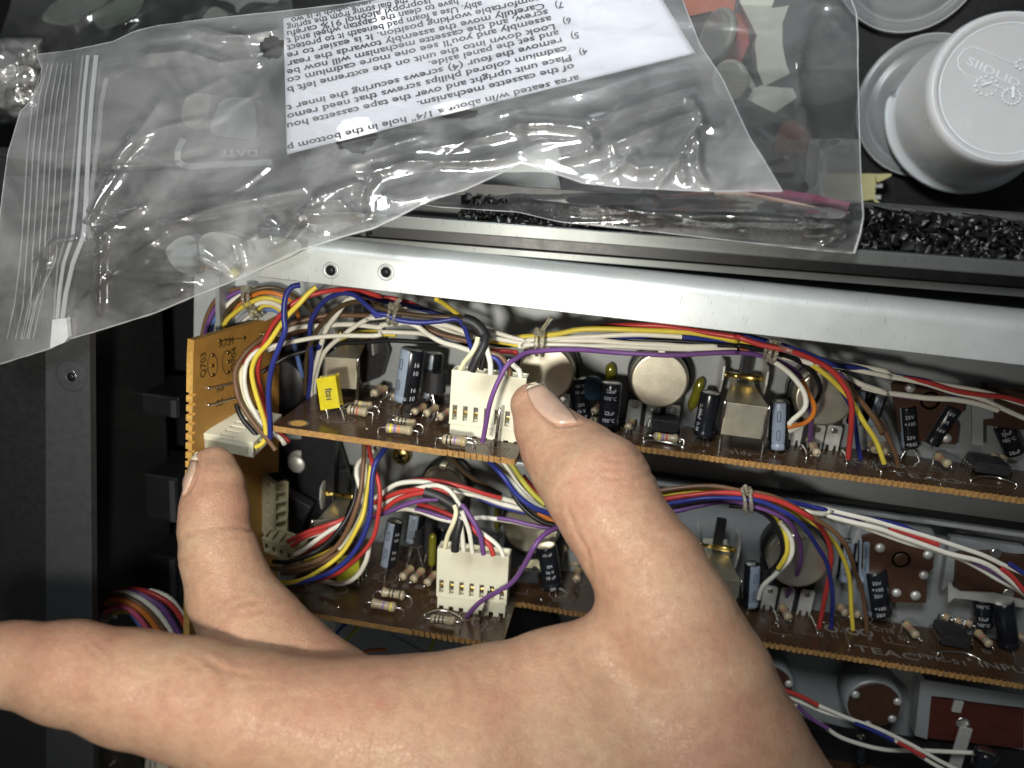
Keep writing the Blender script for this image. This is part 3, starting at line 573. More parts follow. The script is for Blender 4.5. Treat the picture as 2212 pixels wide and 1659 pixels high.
# metal-tabbed regulator behind the lower plug
z_ = 1.6; mb = MB(); mb.prism([Z('H', x, y, z_) for x, y in ((1165, 850), (1290, 845), (1300, 940), (1165, 945))], (0, 0, -.08), M_NYLOND); p = Z('H', 1258, 912, z_); mb.lathe(p+V(0, 0, .004), p+V(0, 0, 1), [(0, .09), (.001, .001)], M_SHADOWBLACK, 16); o_ = mb.build('regulator', D_)
mb = MB(); mb.prism([Z('H', x, y, z_+.25) for x, y in ((1110, 930), (1285, 945), (1280, 1030), (1110, 1020))], (0, 0, -.3), M_EPOXY); mb.build('regulator_body', o_)
ecap(D_, yl, 'H', (1400, 1050), (1345, 715), 88, (1440, 1100), None, ['10 uF', '', 'SM', '16 V', '10 uF', '', 'SM'], .155, t0=1.12, dt=.185, rot=0, legs=[(1430, 1140), (1540, 1120)])
res_z(D_, yl, 'H', (1597, 1002), 34, (1588, 1075)); res_h(D_, yl, 'H', (1540, 865), (1610, 885), 34, [(1470, 860), (1640, 920)], ('brown', None, 'black', None)); res_z(D_, yl, 'H', (1490, 755), 28, (1490, 830))
switch(D_, 'I', yl, (300, 880), (662, 905), (300, 1080), (310, 1090), (650, 1090), 2.0, label='switch beside the wrist on the lower board')
ecap(D_, yl, 'I', (735, 1105), (755, 765), 66, (715, 1160), 25)
pot(D_, 'I', (1130, 745), 245, 1.25, yl, [(900, 985), (1040, 1000), (1200, 1015)], tab=(1152, 535), label='potentiometer behind the lower right wire fan')
res_z(D_, yl, 'I', (1052, 1215), 36, (1060, 1295), skew=-.12); jumper(D_, yl, 'I', [(915, 1155), (940, 1220), (960, 1290)]); jumper(D_, yl, 'I', [(1220, 1210), (1250, 1280), (1278, 1350)]); jumper(D_, yl, 'I', [(1480, 1310), (1510, 1390), (1540, 1450)])
ecap(D_, yl, 'I', (1500, 900), (1545, 580), 62, (1490, 1000), 0); ecap(D_, yl, 'I', (1660, 900), (1670, 560), 60, (1640, 1000), 0)
rotary(D_, 'J', [(340, 340), (480, 300), (620, 290), (760, 330), (890, 410), (925, 500), (915, 600), (840, 660), (870, 720), (860, 880), (500, 870), (480, 640), (330, 600)], .45, yl, [(482, 428), (872, 485), (840, 650), (617, 795), (772, 818)], (655, 525), 'brown rotary switch with silver rivets on the lower board')
mb = MB(); p = Z('J', 600, 420, .32); mb.lathe(p, p-V(0, 0, 1), [(0, 1.1), (.05, 1.15), (.8, 1.15)], M_PANEL, 48); mb.build('rotary_body', D_)
mb = MB(); mb.prism([Z('J', x, y, .5) for x, y in ((1120, 480), (1420, 470), (1800, 540), (1800, 880), (1420, 850), (1100, 760))], (0, 0, -.4), M_PHENOL); o_ = mb.build('relay', D_, bevel=.02)
for x, y in ((1425, 478), (1415, 650), (1530, 800)):
    p = Z('J', x, y, .51); mb = MB(); mb.lathe(p, p+V(0, 0, 1), [(0, .16), (.03, .16), (.05, .12), (.03, .09)], M_TIN, 18); mb.build('rivet', o_)
mb = MB(); mb.prism([Z('J', x, y, .65) for x, y in ((1040, 730), (1065, 712), (1080, 750), (1150, 790), (1420, 800), (1659, 860), (1659, 920), (1200, 850), (1090, 840), (1040, 880))], (0, 0, -.06), M_LUG); mb.build('bracket', D_)
mb = MB(); mb.prism([Z('J', x, y, .3) for x, y in ((1060, 340), (1659, 420), (1659, 480), (1130, 450), (1090, 700), (985, 780), (1030, 500))], (0, 0, -.25), M_PANEL); mb.build('bracket', D_)
ecap(D_, yl, 'J', (480, 965), (430, 600), 98, (480, 1060), 290, ['25V', '+105', '', '25V', '+105', '25V'], .18, rot=.1, t0=.1, dt=-.21, legs=[(400, 1035), (560, 1055), (635, 975)])
ecap(D_, yl, 'J', (1330, 1060), (1322, 760), 76, (1370, 1120), None, ['22uF', '105°C', '', '22uF', '105°C'], .16, t0=.9, dt=.2)
ecap(D_, yl, 'J', (1535, 1225), (1490, 870), 78, (1550, 1270), None, (), legs=[(1605, 1370), (1560, 1260)])
for n_, f_ in (((785, 1152), (805, 1220)), ((1150, 1042), (1165, 1110)), ((1235, 1060), (1255, 1110)), ((1385, 1225), (1410, 1310)), ((1050, 1010), (1050, 1060)), ((210, 970), (205, 1030)), ((310, 985), (335, 1060)), ((1660, 1170), (1660, 1220))): res_z(D_, yl, 'J', n_, 36, f_, skew=-.14)
dip(D_, yl, 'J', (985, 1245), (1215, 1265), .9, .32, (1090, 1265), 6)
jumper(D_, yl, 'J', [(955, 1300), (1030, 1290), (1180, 1305), (1298, 1355)], .06, .035); jumper(D_, yl, 'J', [(170, 1110), (205, 1200), (230, 1250)])
mb = MB()
ring(mb, onb('G', 440, 1115, yl), .24, .27); ring(mb, onb('G', 440, 1115, yl), .001, .21, M_PCBEDGE); ring(mb, onb('G', 710, 1040, yl), .3, .33, sx=2.0); ring(mb, onb('G', 1150, 965, yl), .28, .31); ring(mb, onb('G', 1290, 850, yl), .2, .22); ring(mb, onb('G', 1420, 860, yl), .2, .22); ring(mb, onb('H', 805, 1352, yl), .19, .23); ring(mb, onb('H', 700, 1298, yl), .19, .23); ring(mb, onb('H', 1475, 1130, yl), .3, .33, sx=1.2); ring(mb, onb('H', 1680, 1090, yl), .3, .33)
ring(mb, onb('I', 1000, 1100, yl), .19, .22); ring(mb, onb('I', 1395, 1298, yl), .2, .12); ring(mb, onb('I', 1570, 1320, yl), .2, .12); ring(mb, onb('J', 370, 1125, yl), .2, .12); ring(mb, onb('J', 490, 1045, yl), .3, .33, sx=1.2)
for a_ in (('G', 615, 1085, 'C101', 130), ('G', 1040, 970, 'Q1', 50), ('G', 1255, 1045, 'R05', 50), ('G', 1350, 1045, 'R04', 50), ('G', 1170, 1040, 'R04', 40), ('G', 1450, 1095, 'R10', 40), ('H', 395, 1190, 'R10', 50), ('H', 800, 1420, 'TP', 90), ('H', 1395, 1178, 'C124', 150), ('H', 895, 1325, 'J1', 80), ('I', 820, 1245, 'Q14', 40), ('I', 1290, 1360, '5', 40), ('I', 1395, 1370, '11', 40), ('J', 285, 1270, 'TEAC', 455), ('J', 800, 1330, 'PPK-51', 330), ('J', 1300, 1400, 'INPUT', 420), ('J', 430, 1105, 'C118', 150), ('J', 375, 1180, '3', 35), ('J', 640, 1180, 'R22', 75), ('J', 1330, 1290, 'R29', 60)): silk(mb, yl, *a_, zh=.24 if a_[3] not in ('TEAC', 'INPUT') else .32, ang=0.0)
rng = np.random.RandomState(11)
for b_, y_, xt_ in ((UB, yu, .6), (LB, yl, .7)):
    for k in range(46):
        x = rng.uniform(-5.2, 13); zmax = ZT-.3 if x < xt_ else ZS-.2; z = rng.uniform(.4, zmax)
        if k % 3: 
            pth = [V(x, y_+.006, z)]; 
            for j in range(rng.randint(1, 3)): pth.append(pth[-1]+(V(rng.uniform(.2, .7), 0, 0) if (j+k) % 2 else V(0, 0, rng.uniform(.15, .4)*(1 if pth[-1][2] < zmax-.45 else -1))))
            mb = MB(); 
            for p_, q_ in zip(pth[:-1], pth[1:]):
                d = nrm(q_-p_); w_ = np.cross(d, V(0, 1, 0))*.012; mb.add([p_-w_, p_+w_, q_+w_, q_-w_], [(0, 1, 2, 3)], M_SILK)
            mb.build('printed_line', b_)
        else:
            mb = MB(); mb.lathe(V(x, y_-.01, z), V(x, 99, z), [(0, .055), (.02, .05), (.035, .025), (.04, .001)], M_TIN, 10); mb.build('solder_joint', b_)
# ---------------- orange board at the left with its plug
A_, B_, C_, E_ = Z('A', 128, 600, 4.75), Z('A', 830, 405, 1.2), W(700, 1430, 1.2), W(*q('O', 238, 1560), 4.75)
C_ = V(B_[0], E_[1], B_[2])
ob = thing('circuit_board', E_, 'orange tan circuit board standing on edge at the left with scalloped near edge', 'circuit board')
out = -nrm(np.cross(B_-A_, E_-A_)); out = out if out[0] < 0 else -out
pts = [A_+V(.02, 0, 0)]; n = 34
dn = (E_-A_); inward = nrm(B_-A_)
for i in range(n):
    a = A_+dn*(.05+.95*i/n); bq = A_+dn*(.05+.95*(i+1)/n)
    if .06 < (i/n) < .42: pts += [a, a*.35+bq*.65, a*.3+bq*.7+inward*.10, a*.05+bq*.95+inward*.10]
    else: pts += [a]
pts += [E_, C_, B_]
mb = MB(); mb.prism(pts, out*.2, M_PCBBACK, M_PCBBRIGHT); mb.build('board_panel', ob, bevel=.012)
nf = -out
def onob(c, x, y):
    p0 = CAM; r = ray(*q(c, x, y)); t = (A_-p0).dot(nf)/r.dot(nf); return p0+r*t
mb = MB()
for (x, y) in ((340, 605), (540, 578), (680, 548), (283, 722), (280, 808), (283, 885), (410, 700), (410, 775), (408, 860)):
    mb = MB(); p = onob('A', x, y); mb.lathe(p+nf*.004, p+nf, [(0, .06), (.02, .055), (.02, .03)], M_BRASS, 12); mb.lathe(p+nf*.012, p+nf, [(0, .03), (.001, .001)], M_SHADOWBLACK, 8); mb.build('solder_eyelet', ob)
zz = [(360, 603), (410, 596), (420, 588), (428, 608), (436, 584), (444, 606), (452, 586), (460, 592), (530, 580)]
mb = MB(); mb.tube([onob('A', x, y)+nf*.008 for x, y in zz], .014, M_SILKD, 4); mb.build('printed_mark', ob)
for cx_, cy_, rx, ry in ((280, 805, 40, 95), (405, 780, 45, 95)):
    mb = MB(); mb.tube([onob('A', cx_+rx*math.cos(t), cy_+ry*math.sin(t))+nf*.008 for t in np.linspace(0, 6.3, 26)], .012, M_SILKD, 4); mb.build('printed_ring', ob)
eu = nrm(B_-A_); ev = nrm(A_-E_)
def tob(txt, x, y, size, u, v):
    mb = MB(); text_flat(mb, txt, size, onob('A', x, y), u, v, M_SILKD, .006, lift=.008 if np.dot(np.cross(u, v), nf) > 0 else -.008); mb.build('printed_mark', ob)
tob('R731', 335, 665, .30, eu, ev); tob('Q703', 225, 900, .30, ev, -eu); tob('Q704', 470, 850, .30, ev, -eu); tob('R6', 315, 1030, .28, eu, ev); tob('R5', 310, 1150, .28, eu, ev)
for (a, e) in (((240, 988), (450, 940)), ((240, 1125), (450, 1062)), ((690, 548), (780, 520))):
    mb = MB(); p, r_ = onob('A', *a), onob('A', *e); mb.tube(spline([p-nf*.03, p+nf*.09, (p+r_)/2+nf*.1, r_+nf*.09, r_-nf*.03]), .03, M_TIN, 6); mb.build('jumper_wire', ob)
# plugs: the two that face the camera, the one on the orange board, and two in the shade below it
plug('white seven way plug on the upper board, its right side pinched by the thumb', 'B', (785, 842), (1398, 912), (765, 1405), zb('B', 960, 1395, YU))
plug('white seven way plug on the lower board with cream, black, purple and red wires', 'H', (460, 745), (1045, 815), (440, 1245), zb('H', 560, 1250, YL))
zc = 4.35; a = Z('A', 148, 1345, zc); b_ = Z('A', 615, 1440, zc); e = Z('A', 610, 1590, zc); ux = nrm(b_-a); wx = np.linalg.norm(b_-a); dpt = V(.35, .12, -1.0); dpt = nrm(dpt-ux*dpt.dot(ux))
up_ = nrm(np.cross(ux, dpt)); up_ = up_ if up_[1] > 0 else -up_
# its slotted face looks up, wire side to the right: x axis runs away from the viewer, top edge towards +X
plug_at('white plug lying sideways on the orange board, held by the middle finger', b_+dpt*1.75, -dpt, ux, up_, 1.75, wx, 7, .46, (.36, .60), .86, M_NYLON)
z5 = 2.2; mbp = [Z('O', 648, 420, z5), Z('O', 785, 425, z5), Z('O', 650, 760, z5)]
plug_at('cream plug in the shade right of the middle finger, slots facing right', Z('G', 320, 290, 2.4), V(0, -1, 0), nrm(V(.75, 0, .65)), nrm(V(.65, 0, -.75))*-1 if False else nrm(np.cross(V(0, -1, 0), nrm(V(.75, 0, .65)))), 1.9, .9, 6, .5, (.25, .6), .9, M_NYLOND)
plug_at('cream plug low beside the middle finger with a bundle of wires going in', Z('G', 240, 680, 2.8), nrm(V(1, -.25, 0)), V(0, .95, .3), nrm(np.cross(nrm(V(1, -.25, 0)), V(0, .95, .3))), 1.2, .62, 5, .6, (.3, .7), .9, M_NYLOND)
# screw on the face plate, dark clutter in the gap
def screw(c, x, y, z, r, label=None):
    p = Z(c, x, y, z); mb = MB(); mb.lathe(p-V(0, 0, .1), p+V(0, 0, 1), [(0, r), (.1, r), (.16, r*.8), (.19, r*.35), (.195, .001)], M_BRASS, 22); o = mb.build('screw', ch)
    mb = MB(); 
    for a in (.5, .5+math.pi/2): mb.box(p+V(0, 0, .085), V(math.cos(a), math.sin(a), 0)*r*.62, V(-math.sin(a), math.cos(a), 0)*r*.13, V(0, 0, .02), M_SHADOWBLACK)
    mb.build('slot_recess', o)
screw('B', 372, 1545, .1, .30)
for (c, x, y, z, rx, ry, m_) in (('G', 520, 120, .4, .28, .28, M_LUG),):
    p = Z(c, x, y, z); mb = MB(); mb.lathe(p, p+V(0, 0, 1), [(0, rx*1.35), (.1, rx*1.35), (.1, rx), (.3, rx), (.34, rx*.9), (.35, .01)], m_, 20); mb.build('button_post', ch)
mb = MB(); mb.box(Z('G', 660, 280, .5), (.55, 0, 0), (0, 2.1, 0), (0, 0, .2), M_SHADOWBLACK, .03); mb.build('flat_cable_cover', ch)
for k, cc in enumerate(('darkbrown', 'brown', 'darkbrown', 'black', 'darkbrown')):
    pass
mb = MB(); mb.box(Z('G', 400, 380, 1.2), nrm(V(1, -.45, 0))*.95, nrm(V(.45, 1, 0))*.3, V(0, 0, .2), M_EPOXY, .05); mb.build('transistor_block', ch)
mb = MB(); mb.box(Z('G', 380, 560, .9), nrm(V(1, -.2, 0))*.8, nrm(V(.2, 1, 0))*.55, V(0, 0, .2), M_SHADOWBLACK, .05); mb.build('transistor_block', ch)
switch(D_, 'G', yl, (610, 555), (830, 530), (610, 640), (560, 760), (850, 760), 1.9, label='switch at the left end of the lower board')
for nm_, pts_, zz_ in (('dark_filler', (('G', 90, -20), ('G', 800, -20), ('G', 900, 300), ('G', 760, 600), ('G', 90, 760)), .22), ('dark_filler', (('K', 60, 640), ('K', 700, 800), ('K', 1350, 890), ('K', 2300, 1000), ('K', 2300, 1250), ('K', 60, 1250)), .55), ('dark_filler', (('A', 640, 560), ('A', 1060, 500), ('A', 1160, 640), ('A', 1120, 1140), ('A', 640, 1300)), .3)):  # black plates added to darken the gaps and the bottom row
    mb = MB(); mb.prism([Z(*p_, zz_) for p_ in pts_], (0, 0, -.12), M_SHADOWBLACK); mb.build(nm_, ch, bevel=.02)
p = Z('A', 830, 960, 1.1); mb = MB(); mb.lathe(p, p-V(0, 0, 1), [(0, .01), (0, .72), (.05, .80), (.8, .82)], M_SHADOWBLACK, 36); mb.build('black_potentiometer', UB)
mb = MB(); mb.prism([Z('A', x, y, .55) for x, y in ((1230, 560), (1659, 520), (1720, 700), (1659, 900), (1500, 960), (1480, 760), (1190, 720))], (0, 0, -.2), M_SHADOWBLACK); mb.build('dark_filler', ch, bevel=.03)  # one more black plate, added to darken the space behind the left switch
# third row at the bottom right
def bigpot(c, ctr, rpx, z, label):
    p = Z(c, *ctr, z); r = pxr(c, rpx, p); b = thing('potentiometer', (p[0], p[1], 0), label, 'potentiometer', 'potentiometers of the bottom row')
    mb = MB(); mb.lathe(V(p[0], p[1], z), V(p[0], p[1], 0), [(0, r*.93), (.05, r*.97), (.08, r), (z, r)], M_PANEL, 48); mb.build('can', b)
    mb = MB(); mb.lathe(V(p[0], p[1], z+.05), V(p[0], p[1], 0), [(0, r*.88), (.03, r*.9), (.06, r*.9)], M_PHENOL, 40); mb.build('cover_disc', b)
    for a in (25, 155, 265, 330): 
        t = V(p[0]+r*.8*math.cos(math.radians(a)), p[1]+r*.8*math.sin(math.radians(a)), z+.04); mb = MB(); mb.lathe(t, t+V(0, 0, 1), [(0, .13), (.05, .12), (.08, .08), (.09, .001)], M_LUG, 10); mb.build('rivet', b)
    return b
bigpot('K', (945, 590), 235, 1.0, 'grey round potentiometer below the lower board, near the wrist and white wires')
bigpot('K', (40, 440), 230, 1.0, 'grey round potentiometer half hidden by the wrist, below the lower board')
bb = thing('bracket_box', Z('K', 1330, 860, .3), 'grey bent bracket holding a dark red brown plate at the bottom right', 'bracket')
mb = MB(); mb.prism([Z('K', x, y, 1.0) for x, y in ((1380, 385), (2212, 510), (2212, 615), (1750, 560), (1580, 530), (1430, 515))], (0, 0, -.06), M_PANEL); mb.prism([Z('K', x, y, .98) for x, y in ((1340, 400), (1380, 385), (1430, 515), (1395, 880), (1290, 850))], (0, 0, -.5), M_PANEL); mb.build('frame', bb)
mb = MB(); mb.prism([Z('K', x, y, .85) for x, y in ((1430, 520), (2212, 620), (2212, 960), (1395, 870))], (0, 0, -.1), mat('red_brown_plate', (.075, .016, .010), .45, var=.2)); mb.build('plate', bb)
p = Z('K', 1692, 740, .86); mb = MB(); mb.lathe(p, p+V(0, 0, 1), [(0, .20), (.03, .21), (.06, .17), (.03, .13), (.03, .001)], M_TIN, 22); mb.build('eyelet', bb)
p = Z('K', 1650, 600, .9); mb = MB(); mb.box(p, (.13, 0, 0), (0, .2, 0), (0, 0, .05), M_LUG, .03); mb.build('clip_tab', bb)
p = Z('K', 1670, 960, 1.0); mb = MB(); mb.box(p, (.18, 0, 0), (0, .75, 0), (0, 0, .04), M_LUG, .02); mb.build('clip_tab', bb)
tb = thing('circuit_board', (6, -10.7, 0), 'third brown circuit board dim at the bottom right corner', 'circuit board')
mb = MB(); mb.box((9, -10.8, 1.2), (9, 0, 0), (0, .08, 0), (0, 0, 1.2), M_PCB); mb.build('board_panel', tb)
ecap(tb, -10.7, 'K', (1860, 1120), (1900, 980), 90, (1860, 1180), None, z=2.0); ecap(tb, -10.7, 'K', (830, 1080), (835, 850), 45, (835, 1180), None, z=1.5)
# black knob ring seen through the notch of the lower board
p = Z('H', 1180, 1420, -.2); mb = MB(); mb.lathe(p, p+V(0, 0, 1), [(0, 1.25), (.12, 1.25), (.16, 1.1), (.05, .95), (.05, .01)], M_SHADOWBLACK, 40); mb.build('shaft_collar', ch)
# ------------------------------------------------------------------ wires
_wn = 0
def wire(col, path, z, label, group=None, r=.066, foot=None, last=None):
    """path: 'A 10,20 30,40 | D 5,6' picture points by crop; z: height, or a list spread along the points; foot=(board y) plants the last point on a board"""
    pts = []; 
    for seg in path.split('|'):
        tk = seg.split(); c = tk[0]; pts += [q(c, *map(float, p.split(','))) for p in tk[1:]]
    n = len(pts); zs = np.interp(np.linspace(0, 1, n), np.linspace(0, 1, len(z)), z) if isinstance(z, (list, tuple)) else np.full(n, float(z))
    if foot is not None:
        e = WY(*pts[-1], foot); zf = float(np.clip(e[2], .2, 4.4)); k = min(5, n-1)
        for i in range(k+1): t = i/k; zs[n-1-k+i] = zs[n-1-k+i]*(1-t)+zf*t
    P3 = [W(*p, zz) for p, zz in zip(pts, zs)]
    if foot is not None: P3.append(P3[-1]+V(0, -.06, 0))
    global _wn; _wn += 1
    mb = MB(); sp = spline(P3, .14); n_ = len(sp); env = np.clip(np.minimum(np.arange(n_), n_-1-np.arange(n_))/6., 0, 1)
    for i in range(n_):
        v_ = mnoise.noise_vector(Vector((i*.14*.9, _wn*3.1, 0))); sp[i] += np.array(v_)*.05*env[i]
    mb.tube(sp, r*(1+.06*math.sin(_wn*2.3)), wmat(col), 10)
    o = mb.build('wire', None, P3[0]); tag(o, label, 'wire', group); return o
G1 = 'wires of the bundle behind the orange board'
for c_, p_, z_, l_ in (
 ('brown', 'A 190,640 205,540 235,400 305,270 400,208 500,190 640,176 760,190', 2.2, 'outermost brown wire of the arch behind the orange board'),
 ('purple', 'A 212,650 230,520 275,400 350,300 450,228 560,196 680,190', 2.35, 'purple wire second from outside in the arch behind the orange board'),
 ('lightblue', 'A 250,640 265,520 320,395 420,285 520,230', 2.2, 'pale blue grey wire between purple and white in the arch behind the orange board'),
 ('white', 'A 300,640 325,480 370,360 460,270 560,222 660,205', 2.4, 'outer white wire of the arch behind the orange board'),
 ('darkbrown', 'A 350,560 365,470 400,380 480,288 580,205 700,168 800,172 900,212 1000,275 1100,370 1150,460', [2.5, 2.8, 2.4, 1.6], 'thick dark brown wire over the top of the arch behind the orange board'),
 ('brown', 'A 335,640 385,430 440,330 520,250 620,190', 2.35, 'brown wire under the dark brown one in the arch behind the orange board'),
 ('orange', 'A 450,400 480,345 570,262 680,212 800,222 900,268 950,320 990,420', [2.4, 2.6, 2.2], 'orange wire in the arch behind the orange board'),
 ('yellow', 'A 370,505 400,440 460,385 560,310 690,255 800,268 880,305 940,360', [2.6, 2.9, 2.5], 'thick yellow wire tied into the arch behind the orange board'),
 ('white', 'A 600,360 640,310 700,290 790,302 860,345 900,400', 2.5, 'inner white wire below the yellow one in the arch behind the orange board'),
 ('yellow', 'A 620,380 680,325 745,315 810,338 870,380', 2.3, 'thin inner yellow wire of the arch behind the orange board'),
 ('lightblue', 'A 640,420 690,362 750,345 820,368 880,420 930,520 960,650 1000,830 1020,900', [2.2, 1.8, 1.0], 'light blue wire dropping from the arch to the back of the upper board'),
 ('grey', 'A 480,460 545,395 620,360', 2.2, 'outer grey wire of the short pair under the arch'), ('white', 'A 525,450 580,405 640,375', 2.1, 'short white wire beside the grey one under the arch'),
 ('red', 'A 690,410 730,375 790,380 850,420', 1.8, 'short orange red wire innermost under the arch')):
    wire(c_, p_, z_, l_, G1)
G2 = 'wires looping into the sideways plug'
for c_, p_, z_, l_ in (
 ('brown', 'A 1659,400 1400,398 1200,405 1060,432 900,472 760,532 620,628 515,745 462,870 478,1010 530,1140 640,1300 730,1405 800,1500', [2.4, 2.6, 3.0, 3.8, 4.2, 4.2, 4.3], 'brown wire making the widest loop down into the sideways plug'),
 ('red', 'A 700,600 735,540 680,640 655,800 662,950 695,1100 735,1240 770,1330', [3.9, 4.0, 4.1, 4.0, 3.8], 'lower red wire running down into the sideways plug') if False else
 ('red', 'B 640,380 560,345 440,292 300,255 130,232 | A 1659,240 1450,203 1250,200 1060,245 900,345 770,480 695,640 655,800 662,950 695,1100 735,1240 780,1350', [2.0, 2.4, 2.6, 3.0, 3.8, 4.2, 4.2, 4.1, 3.6, 3.4], 'red wire sweeping from under the flange down into the sideways plug'),
 ('blue', 'A 1000,150 930,168 885,230 868,320 872,430 888,520 845,640 785,770 755,900 745,1100 752,1260 755,1400', [4.4, 4.6, 4.7, 4.7, 4.6, 4.4, 4.2], 'dark blue wire hanging from under the flange into the sideways plug'),
 ('yellow', 'A 1130,165 1060,225 1000,300 910,392 820,500 740,610 645,720 605,850 625,1000 670,1160 710,1300 715,1390 690,1445 635,1475', [4.3, 4.5, 4.5, 4.3, 4.2, 4.3], 'yellow wire crossing behind the blue one and hooking into the sideways plug'),
 ('white', 'A 900,620 760,655 650,690 575,770 553,890 575,1040 630,1180 690,1290 740,1370', [3.4, 3.8, 4.0, 4.0, 3.8], 'white wire inside the brown loop into the sideways plug'),
 ('cream', 'A 560,800 520,860 528,1000 590,1150 680,1290 740,1390', [3.8, 3.9, 3.8], 'cream wire inside the brown loop into the sideways plug'),
 ('yellow', 'A 590,760 540,840 515,910 530,1010 570,1100', 3.7, 'second yellow wire mostly hidden inside the brown loop'),
 ('red', 'A 690,650 610,690 560,770 540,870 550,960', 3.6, 'thin red line of wire behind the white one in the brown loop'),
 ('black', 'A 480,1120 495,1180 540,1260 610,1340 660,1400', 3.9, 'black wire under the brown loop at the sideways plug'),
 ('red', 'A 790,1330 840,1375 905,1430', [3.2, 3.4], 'short red wire leaving the sideways plug under the board'),
 ('white', 'A 740,1330 790,1370 850,1420 870,1450', [3.4, 3.6], 'short white wire leaving the sideways plug under the board')):
    wire(c_, p_, z_, l_, G2)
G3 = 'wires of the upper harness'
